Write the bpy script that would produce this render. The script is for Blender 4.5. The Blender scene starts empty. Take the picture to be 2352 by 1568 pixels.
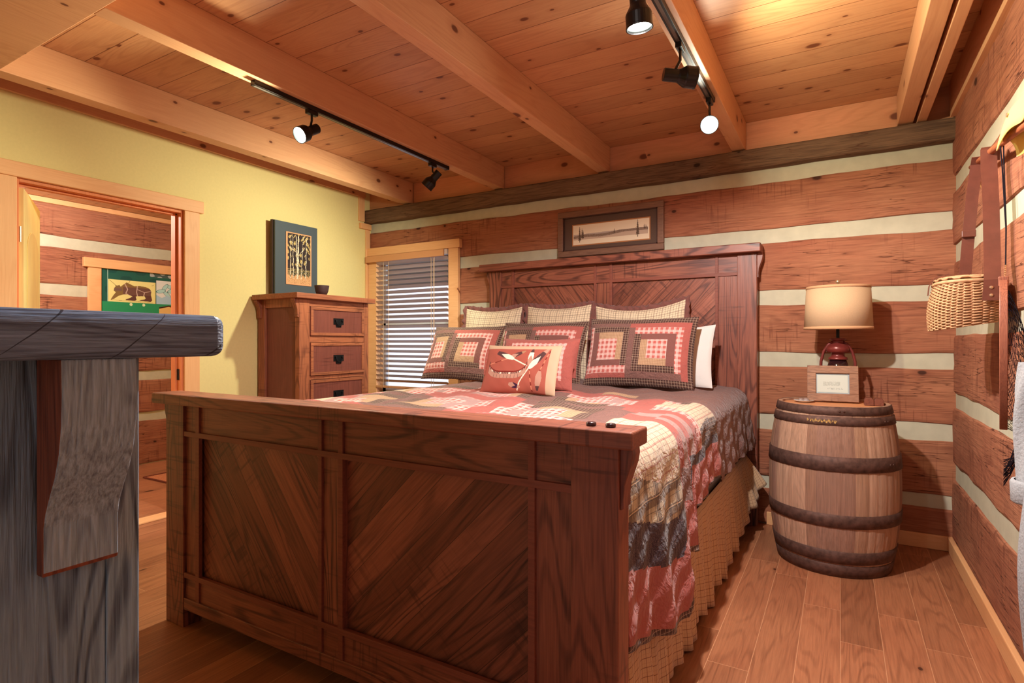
import bpy, math, random
from mathutils import Vector, Matrix, Euler
R = random.Random(7)
sc = bpy.context.scene
COL = sc.collection
PI = math.pi
sin, cos = math.sin, math.cos

# ------------------------------------------------------------------ colour / nodes
def lin(c):
    return tuple((x/12.92 if x <= .04045 else ((x+.055)/1.055)**2.4) for x in (v/255. for v in c))

class NT:
    """small node-tree helper"""
    def __init__(s, name, rough=.6, spec=.3, metal=0):
        s.m = bpy.data.materials.new(name); s.m.use_nodes = True
        s.t = s.m.node_tree; s.t.nodes.clear()
        s.out = s.t.nodes.new('ShaderNodeOutputMaterial')
        s.b = s.t.nodes.new('ShaderNodeBsdfPrincipled')
        s.t.links.new(s.b.outputs[0], s.out.inputs[0])
        s.b.inputs['Roughness'].default_value = rough
        s.b.inputs['Specular IOR Level'].default_value = spec
        s.b.inputs['Metallic'].default_value = metal
    def set(s, inp, v):
        if isinstance(v, bpy.types.NodeSocket): s.t.links.new(v, inp)
        elif isinstance(v, (tuple, list)) and len(v) == 3 and inp.type == 'RGBA': inp.default_value = (*v, 1)
        else: inp.default_value = v
    def node(s, typ, ins={}, **props):
        n = s.t.nodes.new(typ)
        for k, v in props.items(): setattr(n, k, v)
        for k, v in ins.items(): s.set(n.inputs[k], v)
        return n
    def math(s, op, a, b=0., c=0.):
        n = s.node('ShaderNodeMath', operation=op)
        s.set(n.inputs[0], a); s.set(n.inputs[1], b); s.set(n.inputs[2], c)
        return n.outputs[0]
    def noise(s, vec, scale=5, detail=2, rough=.5, dist=0.):
        n = s.node('ShaderNodeTexNoise', {'Vector': vec, 'Scale': scale, 'Detail': detail, 'Roughness': rough, 'Distortion': dist})
        return n.outputs['Fac']
    def mix(s, f, a, b, mode='MIX'):
        n = s.node('ShaderNodeMix', data_type='RGBA', blend_type=mode)
        s.set(n.inputs[0], f); s.set(n.inputs[6], a); s.set(n.inputs[7], b)
        return n.outputs[2]
    def ramp(s, f, a, b, lo=0., hi=1.):
        n = s.node('ShaderNodeMapRange', {'Value': f, 'From Min': a, 'From Max': b, 'To Min': lo, 'To Max': hi})
        return n.outputs[0]
    def xyz(s, kind='Object'):
        tc = s.node('ShaderNodeTexCoord')
        return tc.outputs[kind]
    def sep(s, v):
        n = s.node('ShaderNodeSeparateXYZ', {0: v}); return n.outputs
    def comb(s, x, y, z=0.):
        n = s.node('ShaderNodeCombineXYZ'); s.set(n.inputs[0], x); s.set(n.inputs[1], y); s.set(n.inputs[2], z)
        return n.outputs[0]
    def bump(s, h, strength=.3, dist=.01, normal=None):
        n = s.node('ShaderNodeBump', {'Height': h, 'Strength': strength, 'Distance': dist})
        if normal: s.set(n.inputs['Normal'], normal)
        return n.outputs[0]
    def color(s, c): s.set(s.b.inputs['Base Color'], c); return s
    def normal(s, n): s.set(s.b.inputs['Normal'], n); return s

def plain(name, rgb, rough=.6, spec=.3, metal=0, noise=0., nscale=30, bump=0.):
    n = NT(name, rough, spec, metal); c = lin(rgb)
    if noise or bump:
        f = n.noise(n.xyz(), nscale, 4)
        n.color(n.mix(n.ramp(f, .3, .7), tuple(v*(1-noise) for v in c), tuple(min(1, v*(1+noise)) for v in c)))
        if bump: n.normal(n.bump(f, bump, .004))
    else: n.color(c)
    return n.m

def emit(name, rgb, strength):
    n = NT(name); n.color((0, 0, 0))
    n.set(n.b.inputs['Emission Color'], lin(rgb)); n.b.inputs['Emission Strength'].default_value = strength
    return n.m

def wood(name, base, dark, axis='X', across=None, rot=0., ring=.5, fiber=.4, knots=0., knotscale=2., plank=0., plankvar=.25,
         groove=.0, rough=.55, spec=.3, scale=1., saw=0., light=None, crack=0., endj=0., bumps=.25, groovecol=None, kcol=(48, 22, 14), blotch=.0, diag=0):
    """grain runs along `axis`; planks are counted along `across`; rot turns the grain in the X-Z plane (radians)"""
    n = NT(name, rough, spec)
    co = n.xyz()
    if rot:
        co = n.node('ShaderNodeMapping', {'Vector': co, 'Rotation': (0, rot, 0)}).outputs[0]
    x, y, z = n.sep(co)
    D = {'X': x, 'Y': y, 'Z': z}
    g = D[axis]
    rest = [a for a in 'XYZ' if a != axis]
    if across is None: across = rest[0]
    a = D[across]; b = D[[r for r in rest if r != across][0]]
    off = 0.; val = .5; gr = None
    if plank:
        q = n.math('DIVIDE', a, plank)
        i = n.math('FLOOR', q)
        wn = n.node('ShaderNodeTexWhiteNoise', {'W': i}, noise_dimensions='1D')
        off = n.math('MULTIPLY', wn.outputs['Value'], 17.)
        fr = n.math('ABSOLUTE', n.math('SUBTRACT', n.math('FRACT', q), .5))
        val = wn.outputs['Value']
        if groove: gr = n.ramp(fr, .5-groove/plank, .5-groove/plank*.4)
        if endj:
            j = n.math('DIVIDE', n.math('ADD', g, n.math('MULTIPLY', wn.outputs['Value'], endj*3)), endj)
            ji = n.math('FLOOR', j)
            w2 = n.node('ShaderNodeTexWhiteNoise', {'W': n.math('ADD', n.math('MULTIPLY', i, 7.31), ji)}, noise_dimensions='1D')
            val = w2.outputs['Value']; off = n.math('MULTIPLY', val, 17.)
            jf = n.math('ABSOLUTE', n.math('SUBTRACT', n.math('FRACT', j), .5))
            if gr is not None: gr = n.math('MAXIMUM', gr, n.ramp(jf, .5-groove/endj, .5-groove/endj*.4))
    go = n.math('ADD', g, off)
    v1 = n.comb(n.math('MULTIPLY', a, 7.5*scale), n.math('MULTIPLY', go, .75*scale), n.math('MULTIPLY', b, 7.5*scale))
    n1 = n.noise(v1, 1., 1.5, .45, .25)
    n1 = n.math('ADD', n1, n.math('MULTIPLY', n.noise(n.comb(n.math('MULTIPLY', a, 45*scale), n.math('MULTIPLY', go, 6*scale), b), 1., 2), .022))
    rg = n.math('SINE', n.math('MULTIPLY', n1, 88.))
    rg = n.ramp(rg, .1, 1., 0, 1)
    rg = n.math('MULTIPLY', rg, n.ramp(n.noise(n.comb(n.math('MULTIPLY', a, 6.), n.math('MULTIPLY', go, 1.5), b), 1., 2), .35, .6, .25, 1.))
    v2 = n.comb(n.math('MULTIPLY', a, 150*scale), n.math('MULTIPLY', go, 5*scale), n.math('MULTIPLY', b, 150*scale))
    fb = n.ramp(n.noise(v2, 1., 3, .6), .35, .7)
    bl = n.ramp(n.noise(n.comb(n.math('MULTIPLY', a, 1.7), n.math('MULTIPLY', go, .8), b), 1.6*scale, 3, .6), .3, .7)
    bc, dc = lin(base), lin(dark)
    lc = lin(light) if light else tuple(min(1., v*1.35) for v in bc)
    col = n.mix(bl, bc, lc) if not blotch else n.mix(n.math('MULTIPLY', bl, blotch), bc, lc)
    f = n.math('ADD', n.math('MULTIPLY', rg, ring), n.math('MULTIPLY', fb, fiber))
    col = n.mix(n.math('MINIMUM', f, 1.), col, dc)
    if plank:
        pv = n.ramp(val, 0, 1, 1-plankvar, 1+plankvar)
        col = n.mix(1., col, n.comb(pv, pv, pv), 'MULTIPLY')
    h = n.math('MULTIPLY', f, -1.)
    if saw:
        v3 = n.comb(n.math('MULTIPLY', a, 4.), n.math('MULTIPLY', go, 60.), n.math('MULTIPLY', b, 4.))
        sw = n.ramp(n.noise(v3, 1., 2), .56, .66)
        msk = n.ramp(n.noise(co, 2.3, 2), .5, .6)
        sw = n.math('MULTIPLY', sw, n.math('MULTIPLY', msk, saw))
        col = n.mix(sw, col, dc)
    if crack:
        v4 = n.comb(n.math('MULTIPLY', a, 26.), n.math('MULTIPLY', go, 1.3), n.math('MULTIPLY', b, 5.))
        ck = n.noise(v4, 1., 3, .55, .15)
        ck = n.ramp(n.math('ABSOLUTE', n.math('SUBTRACT', ck, .5)), .012, .0)
        ck = n.math('MULTIPLY', ck, n.math('MULTIPLY', n.ramp(n.noise(co, 3., 2), .45, .6), crack))
        col = n.mix(ck, col, lin((70, 28, 18)))
        h = n.math('SUBTRACT', h, n.math('MULTIPLY', ck, 3.))
    if diag:
        t = n.math('FRACT', n.math('DIVIDE', n.math('ADD', n.math('ADD', g, n.math('MULTIPLY', a, -1.15)), n.math('MULTIPLY', n.noise(co, 9., 2), .012)), .083))
        dl = n.math('MULTIPLY', n.math('LESS_THAN', t, n.ramp(n.noise(co, 14., 2), .35, .65, 0., .035)), .8)
        col = n.mix(dl, col, tuple(v*.3 for v in dc)); h = n.math('SUBTRACT', h, dl)
    if knots:
        kv = n.comb(n.math('MULTIPLY', n.math('ADD', a, b), knotscale), n.math('MULTIPLY', go, knotscale*.62))
        kd = n.noise(kv, 4., 1)
        vo = n.node('ShaderNodeTexVoronoi', {'Vector': kv, 'Scale': 1.}, voronoi_dimensions='2D')
        pres = n.math('GREATER_THAN', n.sep(vo.outputs['Color'])[0], 1-knots)
        size = n.ramp(n.math('POWER', n.sep(vo.outputs['Color'])[1], 2.), 0, 1, .008*knotscale, .024*knotscale)
        d = n.math('ADD', vo.outputs['Distance'], n.math('MULTIPLY', n.math('SUBTRACT', kd, .5), .008*knotscale))
        core = n.math('MULTIPLY', n.ramp(n.math('DIVIDE', d, size), 1.15, .7), pres)
        halo = n.math('MULTIPLY', n.ramp(n.math('DIVIDE', d, size), 3., 1., 0, .35), pres)
        col = n.mix(halo, col, dc)
        col = n.mix(n.math('MULTIPLY', core, .85), col, lin(kcol))
    if gr is not None:
        col = n.mix(n.math('MULTIPLY', gr, .8), col, lin(groovecol) if groovecol else tuple(v*.25 for v in dc))
        h = n.math('SUBTRACT', h, n.math('MULTIPLY', gr, 4.))
    n.color(col)
    n.normal(n.bump(h, bumps, .002))
    return n.m

def cloth(name, base, lines=(), bands=(), pucker=.25, rough=.95, speck=None, sheen=.2, pscale=26.):
    """woven cloth. lines: (pitch, width, colour, strength), bands: (pitch, width, offset, colour, strength); both directions, in UV metres"""
    n = NT(name, rough, .1)
    u, v, _ = n.sep(n.xyz('UV'))
    col = lin(base)
    if speck:
        sp = n.ramp(n.noise(n.comb(u, v), 260., 2), .5, .62)
        col = n.mix(sp, col, lin(speck))
    def band(t, p, w, o):
        f = n.math('FRACT', n.math('ADD', n.math('DIVIDE', t, p), o))
        return n.math('LESS_THAN', f, w)
    for p, w, o, c, s_ in bands:
        for t in (u, v):
            col = n.mix(n.math('MULTIPLY', band(t, p, w, o), s_), col, lin(c))
    for p, w, c, s_ in lines:
        for t in (u, v):
            col = n.mix(n.math('MULTIPLY', band(t, p, w, .13), s_), col, lin(c))
    n.color(col)
    o = n.xyz()
    hn = n.noise(o, pscale, 3, .55, .6)
    n.normal(n.bump(hn, pucker, .02))
    n.set(n.b.inputs['Sheen Weight'], sheen)
    return n.m

def attrmat(name, rough=.7, spec=.2, coat=0.):
    n = NT(name, rough, spec)
    a = n.node('ShaderNodeAttribute', attribute_name='paint')
    n.color(a.outputs['Color'])
    n.b.inputs['Coat Weight'].default_value = coat
    return n.m

# ------------------------------------------------------------------ mesh builder
class MB:
    def __init__(s): s.v = []; s.f = []; s.m = []; s.uv = {}; s.c = None
    def add(s, vs, fs, mat=0, uvs=None):
        o = len(s.v); s.v += [tuple(p) for p in vs]
        for k, f in enumerate(fs):
            if uvs is not None: s.uv[len(s.f)] = uvs[k]
            s.f.append(tuple(i+o for i in f)); s.m.append(mat if isinstance(mat, int) else mat[k])
        return s
    def box(s, x0, x1, y0, y1, z0, z1, mat=0):
        vs = [(x, y, z) for x in (x0, x1) for y in (y0, y1) for z in (z0, z1)]
        fs = [(0, 1, 3, 2), (4, 6, 7, 5), (0, 4, 5, 1), (2, 3, 7, 6), (0, 2, 6, 4), (1, 5, 7, 3)]
        return s.add(vs, fs, mat)
    def prism(s, poly, axis, a0, a1, mat=0):
        """poly: 2-D points in the plane without `axis` (cyclic order kept: X->(y,z), Y->(x,z), Z->(x,y))"""
        def mk(p, a):
            return {'X': (a, p[0], p[1]), 'Y': (p[0], a, p[1]), 'Z': (p[0], p[1], a)}[axis]
        n = len(poly)
        vs = [mk(p, a0) for p in poly]+[mk(p, a1) for p in poly]
        fs = [tuple(range(n)), tuple(range(2*n-1, n-1, -1))]+[(i, i+n, (i+1) % n+n, (i+1) % n) for i in range(n)]
        return s.add(vs, fs, mat)
    def lathe(s, prof, n=32, M=None, mat=0, cap=True, a0=0., a1=2*PI):
        full = abs(a1-a0-2*PI) < 1e-6
        cnt = n if full else n+1
        vs = []
        for r, z in prof:
            for i in range(cnt):
                a = a0+(a1-a0)*i/n
                p = Vector((r*cos(a), r*sin(a), z))
                vs.append(M @ p if M else p)
        fs = []
        for k in range(len(prof)-1):
            for i in range(n):
                j = (i+1) % cnt if full else i+1
                fs.append((k*cnt+i, k*cnt+j, (k+1)*cnt+j, (k+1)*cnt+i))
        if cap and full:
            fs.append(tuple(range(cnt-1, -1, -1))); fs.append(tuple((len(prof)-1)*cnt+i for i in range(cnt)))
        return s.add(vs, fs, mat)
    def tube(s, pts, r, n=8, mat=0, cap=True):
        pts = [Vector(p) for p in pts]; rs = r if isinstance(r, (list, tuple)) else [r]*len(pts)
        vs = []; up = None
        for i, p in enumerate(pts):
            d = (pts[min(i+1, len(pts)-1)]-pts[max(i-1, 0)]).normalized()
            if up is None: up = d.orthogonal().normalized()
            up = (up-d*up.dot(d)); up = up.normalized() if up.length > 1e-6 else d.orthogonal().normalized()
            w = d.cross(up)
            for k in range(n):
                a = 2*PI*k/n
                vs.append(p+(up*cos(a)+w*sin(a))*rs[i])
        fs = [(i*n+k, i*n+(k+1) % n, (i+1)*n+(k+1) % n, (i+1)*n+k) for i in range(len(pts)-1) for k in range(n)]
        if cap: fs += [tuple(range(n-1, -1, -1)), tuple((len(pts)-1)*n+k for k in range(n))]
        return s.add(vs, fs, mat)
    def ribbon(s, pts, wdir, w, t=.003, mat=0):
        """a strap: pts centre line, wdir width direction, w width, t thickness"""
        pts = [Vector(p) for p in pts]; wd = Vector(wdir).normalized(); vs = []
        for i, p in enumerate(pts):
            d = (pts[min(i+1, len(pts)-1)]-pts[max(i-1, 0)]).normalized()
            nn = d.cross(wd).normalized()
            for a, b in ((-1, -1), (1, -1), (1, 1), (-1, 1)): vs.append(p+wd*(a*w/2)+nn*(b*t/2))
        fs = [(i*4+k, i*4+(k+1) % 4, i*4+4+(k+1) % 4, i*4+4+k) for i in range(len(pts)-1) for k in range(4)]
        e = (len(pts)-1)*4
        fs += [(3, 2, 1, 0), (e, e+1, e+2, e+3)]
        return s.add(vs, fs, mat)
    def grid(s, fn, nu, nv, mat=0, W=1., H=1., flip=False, colf=None, uvo=(0, 0)):
        """fn(u,v) -> point with u,v in 0..1; mat int or function(u,v) at face centre; uv in metres W,H"""
        vs = [fn(i/nu, j/nv) for j in range(nv+1) for i in range(nu+1)]
        fs = []; ms = []; uvs = []
        for j in range(nv):
            for i in range(nu):
                q = [(i, j), (i+1, j), (i+1, j+1), (i, j+1)]
                if flip: q.reverse()
                fs.append(tuple(b*(nu+1)+a for a, b in q))
                uvs.append([(a/nu*W+uvo[0], b/nv*H+uvo[1]) for a, b in q])
                ms.append(mat if isinstance(mat, int) else mat((i+.5)/nu, (j+.5)/nv))
                if colf:
                    if s.c is None: s.c = {}
                    s.c[len(s.f)+len(fs)-1] = colf((i+.5)/nu, (j+.5)/nv)
        return s.add(vs, fs, ms, uvs)
    def xf(s, M, start=0):
        for i in range(start, len(s.v)): s.v[i] = tuple(M @ Vector(s.v[i]))
        return s

def wloc(o):
    v = Vector((0, 0, 0))
    while o: v += o.location; o = o.parent
    return v

def obj(name, mb, mats, parent=None, bevel=0., smooth=False, seg=2, solid=0., subs=0):
    me = bpy.data.meshes.new(name)
    off = wloc(parent) if parent else Vector((0, 0, 0))
    me.from_pydata([(x-off.x, y-off.y, z-off.z) for x, y, z in mb.v], [], mb.f)
    mats = mats if isinstance(mats, (list, tuple)) else [mats]
    for m in mats: me.materials.append(m)
    me.polygons.foreach_set('material_index', mb.m)
    if mb.uv:
        ul = me.uv_layers.new(name='UVMap')
        flat = []
        for i, f in enumerate(mb.f):
            u = mb.uv.get(i)
            for k in range(len(f)): flat += list(u[k]) if u else [0., 0.]
        ul.data.foreach_set('uv', flat)
    if mb.c is not None:
        ca = me.color_attributes.new('paint', 'FLOAT_COLOR', 'CORNER')
        flat = []
        for i, f in enumerate(mb.f):
            c = mb.c.get(i, (.5, .5, .5))
            flat += [c[0], c[1], c[2], 1.]*len(f)
        ca.data.foreach_set('color', flat)
    if smooth: me.polygons.foreach_set('use_smooth', [True]*len(mb.f))
    me.validate(); me.update()
    o = bpy.data.objects.new(name, me); COL.objects.link(o)
    if parent: o.parent = parent
    if solid:
        md = o.modifiers.new('s', 'SOLIDIFY'); md.thickness = solid; md.offset = 0
    if subs:
        md = o.modifiers.new('ss', 'SUBSURF'); md.levels = subs; md.render_levels = subs
    if bevel:
        md = o.modifiers.new('b', 'BEVEL'); md.width = bevel; md.segments = seg; md.limit_method = 'ANGLE'; md.angle_limit = .7
    return o

def tag(o, label=None, cat=None, group=None, kind=None):
    for k, v in (('label', label), ('category', cat), ('group', group), ('kind', kind)):
        if v: o[k] = v
    return o

def thing(name, label, cat, loc, group=None):
    o = bpy.data.objects.new(name, None); o.empty_display_size = .1; COL.objects.link(o); o.location = loc
    return tag(o, label, cat, group)

def struct(name, mb, mats, label=None, **k):
    return tag(obj(name, mb, mats, **k), label, None, None, 'structure')

def wob(seed, amp, freqs=(1.3, 3.7, 9.1)):
    r = random.Random(seed); ph = [(r.uniform(0, 6.28), r.uniform(.8, 1.2)) for _ in freqs]
    return lambda t: amp*sum(sin(t*f*k+p)/(1+i*.6) for i, (f, (p, k)) in enumerate(zip(freqs, ph)))

# ------------------------------------------------------------------ materials
M = {}
M['log'] = wood('log_wood', (162, 98, 72), (102, 54, 40), 'X', 'Z', ring=.25, fiber=.4, knots=.4, knotscale=2.4, crack=.9, saw=.5, light=(182, 124, 92), rough=.8, bumps=.6)
M['log_side'] = wood('log_wood_side', (160, 98, 74), (102, 54, 42), 'Y', 'Z', ring=.25, fiber=.45, knots=.35, knotscale=2.2, crack=1., saw=.6, light=(182, 124, 94), rough=.8, bumps=.6)
M['chink'] = plain('chinking', (196, 192, 170), .9, .1, noise=.06, nscale=14, bump=.3)
M['pine'] = wood('ceiling_pine', (200, 146, 104), (164, 104, 68), 'X', 'Y', ring=.25, fiber=.22, knots=.8, knotscale=4.4, plank=.187, plankvar=.08, groove=.003, light=(212, 160, 116), rough=.5, groovecol=(110, 52, 22), kcol=(96, 40, 20))
M['beam'] = wood('beam_pine', (214, 160, 120), (184, 122, 84), 'Y', 'X', ring=.2, fiber=.2, knots=.4, knotscale=5., light=(220, 168, 124), rough=.55, kcol=(90, 38, 22))
M['beamx'] = wood('beam_pine_x', (196, 138, 98), (166, 104, 68), 'X', 'Z', ring=.2, fiber=.2, knots=.4, knotscale=5., light=(222, 152, 112), kcol=(90, 38, 22))
M['old'] = wood('weathered_log', (112, 86, 66), (56, 38, 30), 'X', 'Z', ring=.3, fiber=.5, knots=.4, knotscale=2.5, crack=.8, light=(140, 110, 84), rough=.85, bumps=.6, kcol=(30, 16, 12))
M['trim'] = wood('trim_pine', (232, 176, 124), (208, 140, 90), 'Z', 'Y', ring=.16, fiber=.2, knots=.25, knotscale=4., rough=.5, light=(238, 188, 138), kcol=(120, 60, 36))
M['trimx'] = wood('trim_pine_x', (232, 176, 124), (208, 140, 90), 'X', 'Z', ring=.16, fiber=.2, knots=.3, knotscale=4., rough=.5, light=(238, 188, 138), kcol=(120, 60, 36))
M['trimy'] = wood('trim_pine_y', (232, 172, 120), (208, 138, 88), 'Y', 'Z', ring=.16, fiber=.2, knots=.3, knotscale=4., rough=.5, light=(238, 186, 134), kcol=(120, 60, 36))
M['floor'] = wood('floor_planks', (166, 106, 74), (108, 62, 42), 'Y', 'X', ring=.35, fiber=.35, knots=.25, knotscale=3.6, plank=.152, plankvar=.16, groove=.0016, endj=1.22, light=(182, 122, 86), rough=.38, spec=.4, groovecol=(214, 160, 120), kcol=(60, 28, 20), bumps=.12)
M['yellow'] = plain('yellow_plaster', (228, 212, 150), .85, .15, noise=.02, nscale=60, bump=.08)
oak = dict(base=(140, 78, 60), dark=(54, 26, 28), ring=.6, fiber=.4, saw=.5, light=(164, 100, 78), rough=.42, spec=.4)
M['oakx'] = wood('oak_x', axis='X', across='Z', **oak)
M['oakz'] = wood('oak_z', axis='Z', across='X', **oak)
M['oaky'] = wood('oak_y', axis='Y', across='Z', **oak)
ch = dict(oak); ch.update(plank=.085, plankvar=.3, groove=.0012, ring=.5)
M['oakL'] = wood('oak_falling', axis='X', across='Z', rot=-PI/4-.12, **ch)
M['oakR'] = wood('oak_rising', axis='X', across='Z', rot=PI/4+.0, **ch)
M['batten'] = wood('oak_batten', axis='X', across='Z', base=(130, 74, 60), dark=(84, 42, 38), ring=.2, fiber=.3, rough=.45)
dr = dict(base=(154, 94, 68), dark=(90, 48, 38), ring=.5, fiber=.4, saw=.5, light=(186, 112, 76), rough=.45)
M['drz'] = wood('dresser_oak_z', axis='Z', across='Y', **dr)
M['dry'] = wood('dresser_oak_y', axis='Y', across='Z', **dr)
M['drz2'] = wood('dresser_oak_side', axis='Z', across='X', **{**dr, 'base': (142, 84, 62), 'dark': (84, 44, 40)})
M['drp'] = wood('dresser_panel', axis='Z', across='Y', base=(118, 66, 56), dark=(86, 44, 38), ring=.15, fiber=.4, saw=.6, rough=.5)
M['grey_z'] = wood('grey_wood_z', (128, 156, 182), (44, 54, 74), 'Z', 'Y', ring=.5, fiber=.5, scale=2.2, light=(152, 180, 202), rough=.6, bumps=.8)
M['grey_y'] = wood('grey_wood_y', (122, 148, 182), (44, 48, 68), 'Y', 'Z', ring=.45, fiber=.6, scale=3., light=(144, 170, 204), rough=.4, diag=1, bumps=.9, saw=0)
M['grey_c'] = wood('grey_wood_corbel', (164, 188, 208), (74, 80, 96), 'Z', 'Y', ring=.25, fiber=.6, scale=3., light=(184, 206, 222), rough=.6, bumps=.8)
M['red_side'] = wood('red_wood_edge', (140, 78, 56), (72, 34, 30), 'Z', 'Y', ring=.4, fiber=.5, scale=2.)
M['stave'] = wood('barrel_stave', (190, 142, 108), (136, 90, 64), 'Z', 'X', ring=.2, fiber=.4, light=(206, 160, 124), rough=.7)
M['hoop'] = plain('hoop_steel', (96, 70, 62), .62, .3, metal=.35, noise=.35, nscale=38, bump=.4)
M['iron'] = plain('black_iron', (22, 24, 28), .45, .4, metal=.3)
M['black'] = plain('black_housing', (20, 17, 18), .32, .5, metal=.2)
M['track'] = plain('track_metal', (34, 26, 24), .35, .5, metal=.4)
M['bulb'] = emit('bulb_face', (240, 255, 240), 30.)
M['white'] = cloth('white_cotton', (226, 224, 220), pucker=.15, pscale=12)
M['salmon'] = cloth('salmon_cotton', (170, 94, 86), pucker=.6)
M['mauve'] = cloth('brown_print', (120, 86, 80), speck=(142, 106, 98), pucker=.7)
M['navy'] = cloth('dark_print', (58, 42, 52), speck=(104, 86, 92), pucker=.6)
M['dplaid'] = cloth('dark_plaid', (104, 74, 64), bands=((.017, .5, 0, (66, 44, 42), .6),), lines=((.017, .1, (202, 180, 158), .6),), pucker=.5)
M['bigplaid'] = cloth('wide_plaid', (194, 178, 148), bands=((.085, .45, .2, (70, 50, 50), .62),), lines=((.0425, .05, (40, 34, 40), .7), (.085, .035, (226, 204, 170), .8)), pucker=.3)
M['rplaid'] = cloth('red_plaid', (190, 104, 96), bands=((.034, .4, .1, (226, 190, 182), .6),), lines=((.034, .07, (244, 228, 220), .8), (.017, .06, (150, 66, 62), .5)), pucker=.5)
M['tan'] = cloth('tan_check', (190, 156, 124), lines=((.011, .14, (104, 66, 48), .65),), pucker=.4)
M['cream'] = cloth('cream_check', (232, 214, 184), lines=((.0195, .1, (96, 60, 52), .8), (.0585, .06, (96, 60, 52), .5)), pucker=.3, pscale=14)
M['ltplaid'] = cloth('light_plaid', (206, 192, 166), lines=((.02, .08, (110, 70, 66), .7), (.06, .12, (170, 96, 90), .5)), pucker=.5)
M['grip'] = cloth('grey_pink_stripe', (176, 142, 136), lines=((.006, .3, (140, 104, 104), .4),), pucker=.4)
M['skirt'] = cloth('skirt_check', (206, 172, 136), lines=((.03, .075, (112, 62, 48), .75), (.015, .06, (140, 84, 62), .4)), pucker=.15)
M['ruffle'] = cloth('ruffle_mauve', (128, 84, 78), pucker=.4)
M['wicker'] = plain('wicker_willow', (196, 150, 112), .6, .3, noise=.25, nscale=40)
M['wickerd'] = plain('wicker_gap', (120, 66, 40), .8, .1)
M['leather'] = plain('brown_leather', (104, 58, 46), .36, .55, noise=.12, nscale=30, bump=.2)
M['brass'] = plain('brass_rivet', (222, 188, 150), .3, .5, metal=.8)
M['robe'] = plain('terry_cloth', (168, 170, 174), .98, .05, noise=.06, nscale=120, bump=.8)
M['linen'] = plain('lamp_linen', (206, 174, 140), .9, .1, noise=.04, nscale=220, bump=.15)
M['linent'] = plain('lamp_trim', (206, 160, 122), .9, .1)
M['lred'] = plain('lantern_red', (120, 48, 44), .32, .5, metal=.2)
M['glassd'] = plain('smoky_glass', (40, 18, 22), .12, .6)
M['rustic'] = wood('rustic_frame', (152, 108, 84), (84, 52, 42), 'X', 'Z', ring=.3, fiber=.6, saw=.6, scale=3., light=(176, 132, 104))
M['ygold'] = cloth('yellow_cloth', (240, 214, 110), pucker=.1, pscale=6)
M['net'] = plain('net_twine', (26, 20, 28), .8, .1)
M['netwood'] = wood('net_wood', (150, 92, 70), (84, 40, 36), 'Z', 'X', ring=.4, fiber=.4, scale=3., rough=.45, spec=.4, bumps=.1)
M['dark_frame'] = plain('blue_grey_mat', (74, 84, 92), .6, .3)
M['brown_edge'] = plain('brown_edge', (70, 44, 38), .6, .3)
M['cup'] = plain('dark_cup', (66, 46, 48), .5, .4)
M['paint'] = attrmat('painted_art', .6, .2)
M['slat'] = plain('blind_slat', (204, 186, 180), .45, .3)
M['rail'] = plain('blind_rail', (206, 148, 104), .5, .3)
M['cord'] = plain('pull_cord', (220, 190, 160), .7, .2)
M['vinyl'] = plain('white_sash', (206, 208, 212), .5, .3)
g = NT('clear_glass', .02, .5); g.b.inputs['Transmission Weight'].default_value = 1.; g.color((.95, .98, 1.)); M['glass'] = g.m
g.b.inputs['IOR'].default_value = 1.05
M['picframe'] = wood('grey_brown_frame', (128, 94, 76), (86, 56, 46), 'X', 'Z', ring=.2, fiber=.5, scale=2.)
M['taupe'] = plain('taupe_mat', (96, 76, 66), .8, .1)
M['print'] = plain('paper', (232, 226, 206), .7, .2)

# ------------------------------------------------------------------ room measures
XL, XR, YB = -4.169, .588, 4.266     # left wall, right wall, back wall
ZB, ZC = 2.60, 2.80                  # beam underside, ceiling boards
YN = -1.6                            # where the modelled part of the room stops behind the camera

# floor
b = MB().box(XL, XR+.05, YN, YB+.02, -.06, 0)
struct('floor', b, M['floor'])
b = MB().box(-6.3, XL, .2, 4.4, -.06, -.001)
f2 = struct('floor_hall', b, M['floor'])
# ceiling
struct('ceiling', MB().box(XL-.12, XR+.2, YN, YB+.1, ZC, ZC+.04), M['pine'])

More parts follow.
